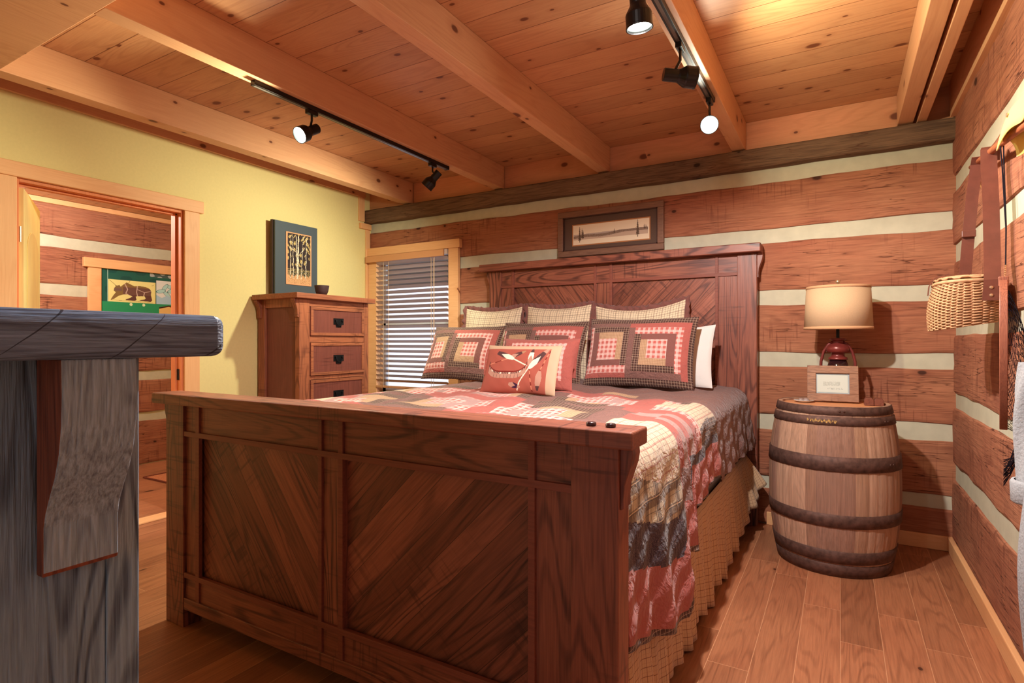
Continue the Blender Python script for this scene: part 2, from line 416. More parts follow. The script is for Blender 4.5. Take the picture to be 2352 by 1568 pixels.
# ---- log walls
def logwall(name, axis, plane, inward, a0, a1, z0, z1, chinks, mat, holes=(), seed=1):
    """hewn logs with mortar between. axis: running direction; plane: coordinate of log faces; inward: +1/-1 direction of the room"""
    mb = MB()
    def put(a, d, z):   # d = distance out of the wall (towards the room)
        return (a, plane+inward*d, z) if axis == 'X' else (plane+inward*d, a, z)
    def spans(za, zb):
        segs = [(a0, a1)]
        for (h0, h1, hz0, hz1) in holes:
            if zb > hz0+.01 and za < hz1-.01:
                new = []
                for s0, s1 in segs:
                    if h0 > s0 and h0 < s1: new.append((s0, h0))
                    if h1 < s1 and h1 > s0: new.append((h1, s1))
                    if h1 <= s0 or h0 >= s1: new.append((s0, s1))
                segs = new
        return segs
    # mortar sheet (box strips, split at hole heights)
    cuts = sorted({z0, z1, *[h[2] for h in holes], *[h[3] for h in holes]})
    for za, zb in zip(cuts[:-1], cuts[1:]):
        for s0, s1 in spans(za, zb):
            p, q = put(s0, -.10, za), put(s1, -.012, zb)
            mb.box(min(p[0], q[0]), max(p[0], q[0]), min(p[1], q[1]), max(p[1], q[1]), za, zb, 1)
    edges = [z0]+[e for c in chinks for e in c]+[z1]
    for k in range(0, len(edges), 2):
        la, lb = edges[k], edges[k+1]
        if lb-la < .02: continue
        lo = wob(seed*31+k, .0045, (1.1, 4.3, 13.)); hi = wob(seed*57+k, .0045, (1.4, 5.1, 15.))
        fc = wob(seed*77+k, .003, (1.7, 6., 17.)); fc2 = wob(seed*91+k, .002, (9., 21., 33.))
        cz = sorted({la, lb, *[z for h in holes for z in (h[2], h[3]) if la < z < lb]})
        for za, zb in zip(cz[:-1], cz[1:]):
            for s0, s1 in spans(za, zb):
                nu = max(2, int((s1-s0)/.05)); rows = [0, .02, .06, .3, .5, .7, .94, .98, 1]
                def fn(u, v, s0=s0, s1=s1, za=za, zb=zb):
                    a = s0+(s1-s0)*u; t = rows[round(v*(len(rows)-1))]
                    zl = za+(lo(a) if za == la and k > 0 else 0); zh = zb+(hi(a) if zb == lb and k+2 < len(edges) else 0)
                    d = fc(a)+fc2(a+t*5)*.8
                    if (t <= 0 and za == la) or (t >= 1 and zb == lb): d = -.02
                    elif (t < .03 and za == la) or (t > .97 and zb == lb): d -= .004
                    return put(a, d, zl+(zh-zl)*t)
                mb.grid(fn, nu, len(rows)-1, 0, flip=((axis == 'X') == (inward > 0)))
    return struct(name, mb, [mat, M['chink']], smooth=False)

logwall('wall_back', 'X', YB, -1, XL-.05, XR+.12, 0, 2.8, [(.243, .326), (.66, .756), (1.10, 1.188), (1.515, 1.611), (1.947, 2.044), (2.368, 2.49), (2.492, 2.8)], M['log'],
        holes=[(-4.07, -3.13, .72, 2.12)], seed=2)
logwall('wall_right', 'Y', XR, -1, YN, YB+.08, 0, 2.8, [(.43, .53), (.865, .945), (1.305, 1.38), (1.745, 1.835), (2.15, 2.25)], M['log_side'], seed=5)
logwall('wall_hall', 'Y', -6.2, 1, .2, 4.4, 0, 2.6, [(.45, .53), (.87, .955), (1.27, 1.36), (1.69, 1.79), (2.13, 2.225)], M['log_side'], seed=8)

# wall behind the viewer, with an added opening sized for the daylight fill
b = MB()
b.box(XL-.12, -.35, YN-.1, YN, 0, ZC); b.box(.5, XR+.1, YN-.1, YN, 0, ZC); b.box(-.35, .5, YN-.1, YN, 2.05, ZC); b.box(-.35, .5, YN-.1, YN, 0, 1.0)
struct('wall_front', b, M['yellow'])
# ---- plaster wall with the doorway
DY0, DY1, DZ = 1.385, 2.366, 2.222
b = MB()
b.box(XL-.12, XL, YN, DY0, 0, ZC); b.box(XL-.12, XL, DY1, YB+.1, 0, ZC); b.box(XL-.12, XL, DY0, DY1, DZ, ZC)
struct('wall_left', b, M['yellow'])
struct('wall_hall_end', MB().box(-6.3, XL-.12, 4.3, 4.4, 0, 2.6), M['yellow'])
struct('wall_hall_near', MB().box(-6.3, XL-.12, .1, .2, 0, 2.6), M['yellow'])
struct('ceiling_hall', MB().box(-6.3, XL-.12, .2, 4.4, 2.56, 2.6), M['pine'])
struct('trim_1', MB().box(-6.2+.003, -6.165, .2, 4.3, 2.512, 2.556), M['trimy'])
# door casing, jambs, stop, threshold
b = MB(); b.box(XL+.001, XL+.022, DY1-.004, 2.474, 0, DZ); struct('trim_2', b, M['trim'], bevel=.003)
b = MB(); b.box(XL+.001, XL+.022, DY0-.11, DY0+.004, 0, DZ); struct('trim_3', b, M['trim'], bevel=.003)
b = MB(); b.box(XL+.001, XL+.03, DY0-.14, 2.502, DZ, 2.311); struct('trim_4', b, M['trimy'], bevel=.004)
jb = wood('jamb_wood', (214, 130, 82), (180, 92, 54), 'Z', 'X', ring=.15, fiber=.2)
b = MB(); b.box(XL-.13, XL, DY1-.02, DY1, 0, DZ); b.box(XL-.13, XL, DY0, DY0+.02, 0, DZ); b.box(XL-.13, XL-.0005, DY0+.02, DY1-.02, DZ-.02, DZ)
b.box(XL-.085, XL-.05, DY1-.034, DY1-.02, 0, DZ-.02); b.box(XL-.085, XL-.05, DY0+.02, DY1-.02, DZ-.034, DZ-.02)
dj = struct('door_1', b, jb, bevel=.002)
b = MB(); b.box(XL-.06, XL-.02, DY1-.0225, DY1-.0195, .98, 1.06); obj('strike_plate', b, M['iron'], dj)
struct('trim_5', MB().box(XL-.12, XL+.01, DY0+.02, DY1-.02, 0, .012), M['trimy'], bevel=.004)
struct('baseboard_left', MB().box(XL+.001, XL+.018, 2.476, YB-.02, 0, .09), M['trimy'], bevel=.003)
# the leaf, swung open into the hall
def rotz(o, a, p): return Matrix.Translation(p) @ Matrix.Rotation(a, 4, 'Z')
leaf_dir = math.atan2(.237, -.49)
ML = Matrix.Translation((XL-.045, 1.425, 0)) @ Matrix.Rotation(leaf_dir, 4, 'Z')
b = MB().box(0, .70, -.018, .018, .012, 2.175)
dl = struct('door_2', b.xf(ML), wood('leaf_pine', (244, 214, 150), (214, 170, 104), 'Z', 'X', ring=.15, fiber=.2), bevel=.002)
arch = [(.11, 1.15)]+[(.59, 1.15)]+[(.35+.24*cos(t), 1.82+.14*sin(t)) for t in [i*PI/12 for i in range(13)]]
b = MB().prism(arch, 'Y', -.023, -.018); b.box(.11, .59, -.023, -.018, .2, .95)
b.prism(arch, 'Y', .018, .023)
obj('door_panel', b.xf(ML), wood('panel_pine', (236, 200, 136), (206, 156, 96), 'Z', 'X', ring=.2, fiber=.2), dl, bevel=.004)
b = MB()
for z in (.25, 1.85): b.lathe([(.007, z), (.007, z+.09)], 10, Matrix.Translation((XL-.012, DY0+.028, 0)))
obj('hinge', b, M['brass'], dl)

# ---- ceiling joists, wall log, trims
joists = [(-3.755, -3.585), (-2.64, -2.55), (-1.665, -1.575), (-.66, -.572), (.305, .385), (.403, .452)]
joists[0] = (-3.69, -3.585)
for i, (x0, x1) in enumerate(joists):
    zb = ZB if i != 5 else ZB-.004
    struct('trim_%d' % (10+i), MB().box(x0, x1, (1.131 if x0 < -2 else YN), YB-.02, zb, ZC-.001), M['beam'], bevel=.003)
struct('trim_16', MB().box(XL+.001, -1.9, .86, 1.13, ZB-.002, ZC-.001), M['beam'], bevel=.004)
struct('trim_17', MB().box(XR-.028, XR+.02, YN, YB-.09, ZB-.015, ZC-.001), M['beam'], bevel=.002)
struct('trim_18', MB().box(XL+.001, XL+.03, 1.131, YB-.09, ZC-.09, ZC-.001), M['beam'], bevel=.002)
# old log lying along the back wall
wb = wob(3, .003, (2., 7., 19.))
def oldlog(u, v):
    x = -4.185+(XR+4.185)*u
    prof = [(0, 2.457), (-.075, 2.457), (-.086, 2.466), (-.088, 2.52), (-.086, 2.578), (-.078, 2.588), (0, 2.588)]
    y, z = prof[round(v*6)]
    return (x, YB+.004+y+wb(x)*(y < -.01), z+wb(x*1.3+v)*(.9 if z < 2.5 else .3))
struct('trim_19', MB().grid(oldlog, 90, 6, 0), M['old'])
# wall corner trims by the window
b = MB(); b.box(XL-.0, XL+.018, 4.10, 4.175, 2.47, 2.74); struct('trim_20', b, M['trim'], bevel=.002)
b = MB(); b.box(XL+.001, XL+.034, 4.11, YB-.012, 2.395, 2.452); struct('trim_21', b, M['trimy'], bevel=.003)
b = MB(); b.box(XL+.001, XL+.014, 4.195, YB-.012, 0, 2.395); struct('trim_22', b, M['trim'], bevel=.002)
struct('trim_24', MB().box(XL+.001, XR-.001, YB-.006, YB+.012, 2.50, ZC-.001), M['beamx'], bevel=.001)
# baseboards
struct('baseboard_back', MB().box(-.44, XR-.02, YB-.022, YB-.004, 0, .088), M['trimx'], bevel=.004)
struct('baseboard_right', MB().box(XR-.03, XR-.004, YN, YB-.003, 0, .088), M['trimy'], bevel=.005)

# ------------------------------------------------------------------ back window with blind
b = MB()
b.box(-4.15, -4.04, YB-.045, YB-.008, .70, 2.125); b.box(-3.142, -3.032, YB-.045, YB-.008, .70, 2.125)
b.prism([(-4.16, 2.125), (-3.01, 2.125), (-3.008, 2.15), (-3.012, 2.205), (-4.16, 2.205)], 'Y', YB-.055, YB-.008)
b.box(-4.15, -3.0, YB-.05, YB-.008, .62, .70)
b.box(-4.07, -4.05, YB-.008, YB+.1, .72, 2.12); b.box(-3.15, -3.13, YB-.008, YB+.1, .72, 2.12)
b.box(-4.07, -3.13, YB-.008, YB+.1, 2.10, 2.12); b.box(-4.07, -3.13, YB-.008, YB+.1, .72, .74)
w = struct('window_1', b, M['trimx'], bevel=.003)
b = MB()
for z0, z1 in ((.74, .80), (1.40, 1.45), (2.05, 2.10)): b.box(-4.05, -3.15, YB+.06, YB+.09, z0, z1)
for x in (-4.05, -3.19): b.box(x, x+.04, YB+.06, YB+.09, .74, 2.10)
obj('window_sash', b, M['vinyl'], w)
obj('window_pane', MB().box(-4.02, -3.18, YB+.07, YB+.074, .78, 2.07), M['glass'], w)
# blind
bl = thing('window_blind', 'half-open horizontal slatted blind with a wooden valance hanging in the window', 'blind', (-3.6, YB-.03, 2.06))
b = MB().box(-4.155, -3.175, YB-.085, YB-.06, 2.055, 2.118); obj('valance', b, M['rail'], bl, bevel=.003)
obj('headrail', MB().box(-4.03, -3.15, YB-.058, YB-.012, 2.075, 2.12), M['slat'], bl)
b = MB(); nsl = 25; ta = math.radians(31)
for i in range(nsl):
    z = 2.045-i*.0488
    Ms = Matrix.Translation((0, YB-.03, z)) @ Matrix.Rotation(-ta, 4, 'X')
    st = len(b.v)
    b.grid(lambda u, v: Vector((-4.04+.89*u, -.025+.05*v, .0022*(1-(2*v-1)**2))), 1, 4)
    b.grid(lambda u, v: Vector((-4.04+.89*u, -.025+.05*v, -.003+.0022*(1-(2*v-1)**2))), 1, 4, flip=True)
    for j in range(st, len(b.v)): b.v[j] = tuple(Ms @ Vector(b.v[j]))
obj('slats', b, M['slat'], bl)
obj('bottom_rail', MB().box(-4.04, -3.15, YB-.052, YB-.012, .80, .822), M['rail'], bl, bevel=.003)
for x in (-3.93, -3.86, -3.33, -3.30):
    b = MB(); b.box(x-.002, x+.002, YB-.062, YB-.0595, .81, 2.07); obj('ladder_cord', b, M['cord'], bl)
b = MB().tube([(-3.285, YB-.07, 2.06), (-3.285, YB-.072, 1.15)], .0016, 6); b.lathe([(.0, 0), (.007, .004), (.005, .03), (0, .032)], 10, Matrix.Translation((-3.285, YB-.072, 1.12))); obj('pull_cord', b, M['cord'], bl)
# porch roof and beam added outside to darken the upper slat gaps
struct('ceiling_added_porch', MB().box(-7.5, -1.5, YB+.25, YB+3., 2.45, 2.6), plain('added_porch_boards', (120, 104, 96), .8))
struct('trim_23', MB().box(-7.5, -1.5, YB+2.4, YB+2.52, 2.1, 2.45), plain('added_porch_beam', (110, 96, 90), .8))

# ------------------------------------------------------------------ hall window with stained glass
W2 = -6.198
b = MB()
b.box(W2-.0, W2+.03, 2.604, 2.713, 1.36, 1.975); b.box(W2, W2+.03, 3.84, 3.95, 1.36, 1.975); b.box(W2, W2+.045, 2.564, 3.99, 1.972, 2.061); b.box(W2, W2+.03, 2.6, 3.95, 1.27, 1.36)
struct('window_2', b, M['trimy'], bevel=.003)
BEAR = [(.035, .06), (.06, .16), (.10, .30), (.145, .42), (.10, .50), (.11, .62), (.14, .70), (.13, .78), (.17, .74), (.22, .78), (.25, .70), (.30, .80), (.38, .93), (.45, .86), (.55, .77), (.66, .80), (.80, .78), (.90, .70), (.94, .58), (.93, .40), (.96, .14), (.93, .06), (.70, .08), (.66, .11), (.78, .16), (.81, .22), (.78, .32), (.62, .30), (.58, .28), (.60, .12), (.56, .07), (.36, .08), (.36, .12), (.46, .20), (.50, .28), (.38, .36), (.30, .34), (.20, .26), (.10, .10)]
def inside(p, poly):
    x, y = p; c = False; j = len(poly)-1
    for i in range(len(poly)):
        xi, yi = poly[i]; xj, yj = poly[j]
        if (yi > y) != (yj > y) and x < (xj-xi)*(y-yi)/(yj-yi+1e-12)+xi: c = not c
        j = i
    return c
def segd(p, a, b_):
    ax, ay = a; bx, by = b_; px, py = p
    t = max(0, min(1, ((px-ax)*(bx-ax)+(py-ay)*(by-ay))/((bx-ax)**2+(by-ay)**2+1e-9)))
    return math.hypot(px-ax-t*(bx-ax), py-ay-t*(by-ay))
def glasscol(u, v):
    # u: 0..1 over y 2.713..3.84 ; v: 0..1 over z 1.30..1.972
    y = 2.713+1.127*u; z = 1.30+.672*v
    if 2.773 < y < 3.215 and 1.655 < z < 1.873:
        p = ((y-2.773)/.442*1.06-.02, (z-1.655)/.218*1.04-.02)
        if min(p[0], 1-p[0]) < .0: return lin((236, 226, 150))
        if inside(p, BEAR):
            for a_, b_ in (((.34, .85), (.40, .6)), ((.40, .6), (.36, .4)), ((.36, .4), (.5, .26)), ((.62, .78), (.60, .5)), ((.60, .5), (.62, .3)), ((.62, .62), (.78, .5)), ((.78, .5), (.94, .58)), ((.78, .5), (.76, .3))):
                if segd(p, a_, b_) < .012: return lin((196, 170, 160))
            if p[0] < .28 and p[1] > .5: return lin((130, 104, 74)) if p[1] > .62 else lin((120, 92, 84))
            if p[0] < .3: return lin((134, 106, 66))
            if p[1] > .7: return lin((134, 104, 66))
            return lin((112, 78, 74)) if p[1] > .35 else lin((98, 64, 62))
        for a_, b_ in (((.0, 1.), (.13, .78)), ((.45, 1), (.42, .9)), ((.95, .85), (1., .9)), ((.04, .06), (.97, .02))):
            if segd(p, a_, b_) < .006: return lin((140, 120, 70))
        return lin((238, 230, 156))
    if 3.222 < y < 3.46 and 1.655 < z < 1.90:
        if z < 1.72+.03*abs(((y*18) % 2)-1):
            return lin((172, 206, 232))
        for cx, cz, a in ((3.27, 1.79, .2), (3.31, 1.83, .9), (3.33, 1.76, -.7), (3.38, 1.80, .3), (3.40, 1.85, 1.), (3.36, 1.84, -.3)):
            dx, dz = y-cx, z-cz; p_ = (dx*cos(a)+dz*sin(a))/.05; q = (-dx*sin(a)+dz*cos(a))/.02
            r = p_*p_+q*q
            if r < 1: return lin((176, 220, 224)) if r < .72 else lin((90, 130, 140))
        return lin((226, 230, 232))
    if 3.16 < y and z > 1.93: return lin((170, 176, 180)) if sin(y*60)+sin(z*90+y*40) > .3 else lin((70, 90, 92))
    if z < 1.655:
        for cy in (2.98, 3.10):
            if math.hypot(y-cy, z-1.635) < .014: return lin((220, 238, 196))
        if 3.25 < y < 3.45 and z < 1.645-.25*abs(y-3.35): return lin((232, 190, 120)) if z < 1.63-.25*abs(y-3.35) else lin((60, 30, 26))
        return lin((38, 150, 104))
    if abs(y-2.77) < .003: return lin((140, 180, 170))
    return lin((30, 92, 84)) if (sin(y*23)*sin(z*31)) > -.3 else lin((24, 78, 76))
sg = NT('stained_glass', .15, .5); a_ = sg.node('ShaderNodeAttribute', attribute_name='paint'); sg.color(a_.outputs['Color'])
b = MB().grid(lambda u, v: (W2+.016, 2.713+1.127*u, .8+1.172*v), 1, 1)
b = MB(); b.grid(lambda u, v: (W2+.016, 2.713+.76*u, 1.50+.472*v), 400, 250, colf=lambda u, v: glasscol(.76*u/1.127, (.2+.472*v)/.672))
b.grid(lambda u, v: (W2+.016, 3.473+.367*u, 1.50+.472*v), 30, 30, colf=lambda u, v: glasscol((.76+.367*u)/1.127, (.2+.472*v)/.672))
b.grid(lambda u, v: (W2+.016, 2.713+1.127*u, 1.36+.14*v), 60, 12, colf=lambda u, v: glasscol(u, (.06+.14*v)/.672))
sp = obj('stained_glass_panel', b, sg.m, solid=.006)
tag(sp, 'stained glass panel with a brown bear and green border set in the hall window', 'stained glass')
# hall rug
b = MB().box(-5.56, -4.75, 2.79, 3.55, 0, .008)
rg = obj('doormat', b, plain('mat_weave', (186, 120, 84), .95, .1, noise=.2, nscale=90, bump=.5))
tag(rg, 'small woven tan mat with a braided edge on the hall floor', 'rug')
b = MB()
for k in range(64):
    t = k/64*.79
    b.lathe([(0, -.006), (.009, -.004), (.009, .004), (0, .006)], 6, Matrix.Translation((-5.56+t, 2.79, .008)) @ Matrix.Rotation(PI/2, 4, 'Y'))
    b.lathe([(0, -.006), (.009, -.004), (.009, .004), (0, .006)], 6, Matrix.Translation((-5.56, 2.79+t*.95, .008)) @ Matrix.Rotation(PI/2, 4, 'X'))
obj('braided_edge', b, plain('braid_brown', (120, 62, 46), .9), rg)

# ------------------------------------------------------------------ bed
bed = thing('bed', 'large oak bed with chevron panelled headboard and footboard and a check skirt', 'bed', (-1.57, 2.8, 0))
def end_frame(kind, yf, sgn, zcap0, zcap1, capx, px, st, zr, zbot, ycap):
    """yf front plane, furniture grows to +Y behind it"""
    X0, X1, X2, X3 = px          # left post, right post outer/inner
    s0, s1, c0, c1, s2, s3 = st  # batten positions
    th = .055
    b = MB()
    top = zcap0
    # recessed panels: lower chevrons, upper straight
    b.box(s0, c0, yf+.03, yf+.045, zbot[1], zr, 0); b.box(c1, s3, yf+.03, yf+.045, zbot[1], zr, 1)
    root = obj(kind, b, [M['oakL'], M['oakR']], bed)
    # upper rail boards
    for x0, x1 in ((X1, s0), (s0, c0), (c0, c1), (c1, s3), (s3, X2)):
        obj('top_rail', MB().box(x0, x1, yf+.014, yf+.045, zr+.02, top), M['oakx'], root, bevel=.001)
    for x0, x1 in ((X1, s0), (c0, c1), (s3, X2)):
        obj('stile', MB().box(x0, x1, yf+.014, yf+.045, zbot[0], zr), M['oakz'], root, bevel=.001)
    b = MB()
    for x0, x1 in ((s0, s1), (c0-.001, c0+.018), (c1-.022, c1+.001), (s2, s3)):
        b.box(x0, x1, yf+.004, yf+.02, zbot[0], top)
    b.box(X1, X2, yf+.003, yf+.02, zr-.001, zr+.021)
    if zbot[2]: b.box(X1, X2, yf+.003, yf+.02, zbot[1]-.011, zbot[1]+.011)
    obj('batten', b, M['batten'], root, bevel=.001)
    for x0, x1 in ((X0, X1), (X2, X3)):
        obj('post', MB().box(x0, x1, yf, yf+.085, 0, top), M['oakz'], root, bevel=.003)
    b = MB().box(X1, X2, yf+.002, yf+.05, zbot[0]-.052, zbot[0]); obj('bottom_rail', b, M['oakx'], root, bevel=.003)
    b = MB().box(X1, X2, yf+.012, yf+.046, zbot[0], zbot[1]); obj('lower_board', b, M['oakx'], root)
    obj('cap', MB().box(capx[0], capx[1], ycap[0], ycap[1], zcap0, zcap1), M['oakx'], root, bevel=.006, seg=3)
    prof = [(0, 0), (.034, 0), (.036, -.02), (.032, -.045), (.022, -.075), (.012, -.105), (.009, -.14), (.010, -.165), (.0, -.17)]
    for s_, xx in ((-1, X0), (1, X3)):
        pl = [(xx+s_*p, top+q) for p, q in prof]
        obj('corbel', MB().prism(pl, 'Y', yf+.012, yf+.072), M['oakz'], root, bevel=.002)
    return root
fb = end_frame('footboard', 1.419, 1, .985, 1.032, (-2.686, -.453), (-2.64, -2.505, -.640, -.503),
               (-2.42, -2.393, -1.648, -1.524, -.776, -.754), .845, (.132, .232, True), (1.379, 1.512))
for x, y in ((-.588, 1.44), (-.532, 1.44)):
    b = MB().lathe([(.0, 1.043), (.010, 1.043), (.0135, 1.041), (.014, 1.036), (.014, 1.034), (.011, 1.032)], 16, Matrix.Translation((x, y, 0)))
    obj('cap_plug', b, plain('plug_dark', (58, 30, 34), .25, .5), fb, smooth=True)
hb = end_frame('headboard', 4.165, 1, 1.868, 1.928, (-2.722, -.462), (-2.655, -2.535, -.618, -.492),
               (-2.432, -2.41, -1.68, -1.53, -.765, -.745), 1.722, (.45, .62, False), (4.10, 4.25))
for x0, x1 in ((-2.60, -2.56), (-.60, -.575)): obj('side_rail', MB().box(x0, x1, 1.50, 4.17, .20, .42), M['oaky'], bed)
obj('mattress', MB().box(-2.55, -.60, 1.52, 4.15, .42, .90), M['white'], bed, bevel=.06, seg=4)
# bed skirt (right and left) with gathered folds
def skirt(side):
    x0 = -.575 if side > 0 else -2.575
    r = random.Random(4+side); ph = [r.uniform(0, 6) for _ in range(4)]
    def fn(u, v):
        y = 1.53+(4.12-1.53)*u
        z = .50-(.50-.045)*v
        head = max(0., (y-3.35)/.75)
        z = .50-(.50-(.03+.26*head**1.6+.02*sin(u*40+ph[1])))*v
        fold = (.5+.5*sin(y*33+1.5*sin(y*5+ph[0])+ph[1]))*.022*(v**.8)+.010*sin(y*71+ph[2])*v
        x = x0+side*(.012+fold+.02*v+.085*head**1.8*v)
        return (x, y, z)
    return MB().grid(fn, 380, 12, 0, W=4.2, H=.47, flip=side < 0)
for s_ in (1, -1):
    obj('bed_skirt', skirt(s_), M['skirt'], bed, smooth=True, solid=.002)

# ------------------------------------------------------------------ quilt
QZ = .955
def hemz(y):
    P_ = [(1.5, .40), (1.75, .33), (2.0, .26), (2.12, .25), (2.22, .33), (2.24, .44), (2.34, .42), (2.36, .58), (2.55, .56), (2.8, .60), (2.98, .59), (3.0, .55), (3.6, .555), (4.12, .54)]
    for (a, za), (c, zc) in zip(P_[:-1], P_[1:]):
        if y <= c: return za+(zc-za)*max(0, (y-a))/(c-a)
    return P_[-1][1]
RS = .11; XF = -.66      # rounding radius and where the flat top ends (right side)
qd = wob(12, .006, (2.1, 5.3, 11.)); qe = wob(19, .006, (1.9, 6.1, 13.)); qf = wob(23, .012, (3., 8., 15.))
def qprof(side, y, d):
    """distance d past the flat edge -> (x offset outward, z)"""
    arc = RS*PI/2
    if d < 0: return d, 0.
    if d < arc:
        a = d/RS; return RS*sin(a), -RS*(1-cos(a))
    h = d-arc
    return RS+h*.06, -RS-h
def quilt_pt(s, y):
    """s: signed distance from the bed's centre line measured over the cloth"""
    half = (-.66+1.57)
    side = 1 if s > 0 else -1
    d = abs(s)-half
    dx, dz = qprof(side, y, d)
    x = -1.57+side*(half+dx)
    z = QZ+dz
    puff = .006*sin(x*23+y*9)+.005*sin(y*31-x*7)+qd(x*2)+qe(y*2)*.7
    if d < 0: z += puff*min(1, -d/.1)
    crown = -.018*((x+1.57)/1.0)**4 if d < 0 else -.0124*max(0., 1-d/.3)
    z += crown
    near = max(0., (1.75-y)/.25); z -= .05*near*near if d < .0 else 0
    if d > 0:
        L = QZ-.02-hemz(y)
        t = min(1, d/max(L, .1))
        k = sin(y*17+1.2)*.5+.5*sin(y*41+.4)
        x += side*t*t*(.012*k+.012+qf(y)*.35)
        # gathered folds where the cloth drops at the foot
        lobes = max(0., 1-abs(y-2.0)/.5)
        x += side*lobes*t*.016*(1+sin((y-1.6)*26))
        x += side*.003*sin(d*60+y*23)*t
    return x, z
def qmat(s, y, D):
    d = abs(s)-.91
    if d > 0:
        L = .02+.5*PI*RS-RS+(QZ-.02-hemz(y)); e = L-d
        if y > 3.0: return 1
        if y > 2.35:
            if e < .008: return 9
            if e < .17: return 0
            if e < .215: return 2
            if y < 2.62: return [0, 8, 0, 5][int((y-2.35)/.27*3.99)] if e > .215 else 2
            if e < .30: return 3
            return 7 if e > .30 else 3
        if e < .022: return 9
        if y > 2.22: return 0 if e < .2 else (1 if e < .33 else (0 if y < 2.30 else 8))
        if e < .22: return 0
        if e < .36: return 2
        if e < .50: return 4
        return 7 if y > 1.75 or d < .2 else 10
    if y > 3.22: return 1
    if y > 3.02: return (1 if (y < 3.05 or s > .55) else [3, 5, 0, 6, 3][int((s+1)/.45) % 5])
    # field of log-cabin blocks
    P_ = .56
    if d > -.12 and y < 2.9:
        return [0, 8, 0, 5, 7, 7][int((y-1.5)/.12) % 6]
    gx = (s+.95)/P_; gy = (y-1.36)/P_
    i, j = int(math.floor(gx)), int(math.floor(gy)); fx, fy = gx-i, gy-j
    return cabin(fx, fy, (i+j) % 2)
def cabin(fx, fy, kind, c=(.5, .5), th=(.16, .27, .38), lt=(8, 5, 0), dk=(6, 3, 1)):
    """one log-cabin block: light strips on two sides, dark on the other two, corners butted not mitred"""
    cx, cy = fx-c[0], fy-c[1]
    if kind: cx, cy = -cx, -cy
    if max(abs(cx), abs(cy)) < th[0]: return 5
    lims = list(th)+[9.]
    for k in range(3):
        o = lims[k+1] if k < 2 else 9.
        if max(abs(cx), abs(cy)) < o:
            i = lims[k]
            if cy > i: return lt[k]          # top strip
            if cx > i: return lt[k]          # side strip
            return dk[k]
    return dk[2]
QM = ['salmon', 'mauve', 'navy', 'dplaid', 'bigplaid', 'rplaid', 'tan', 'ltplaid', 'grip', 'dplaid', 'bigplaid']
NU, NV = 330, 240
def quilt():
    mb = MB()
    def S(u, y):
        half = .91
        LR = .5*PI*RS-RS+(QZ-.02-hemz(y))+.02
        lo, hi = -half-LR*.92, half+LR
        # keep columns aligned with the edge of the bed
        if u < .22: return lo+(-half-lo)*(u/.22)
        if u > .70: return half+(hi-half)*((u-.70)/.30)
        return -half+2*half*(u-.22)/.48
    ys = lambda v: 1.515+(4.15-1.515)*v
    def fn(u, v):
        y = ys(v); x, z = quilt_pt(S(u, y), y); return (x, y, z)
    mb.grid(fn, NU, NV, lambda u, v: qmat(S(u, ys(v)), ys(v), 0), W=1, H=1)
    # uv in cloth metres
    k = 0
    for j in range(NV):
        for i in range(NU):
            q = [(i, j), (i+1, j), (i+1, j+1), (i, j+1)]
            mb.uv[k] = [(S(a/NU, ys(c/NV)), ys(c/NV)) for a, c in q]; k += 1
    return mb
q = obj('patchwork_quilt', quilt(), [M[k] for k in QM], smooth=True, solid=.006)
tag(q, 'salmon and brown patchwork quilt spread over the bed and hanging down its side', 'quilt')

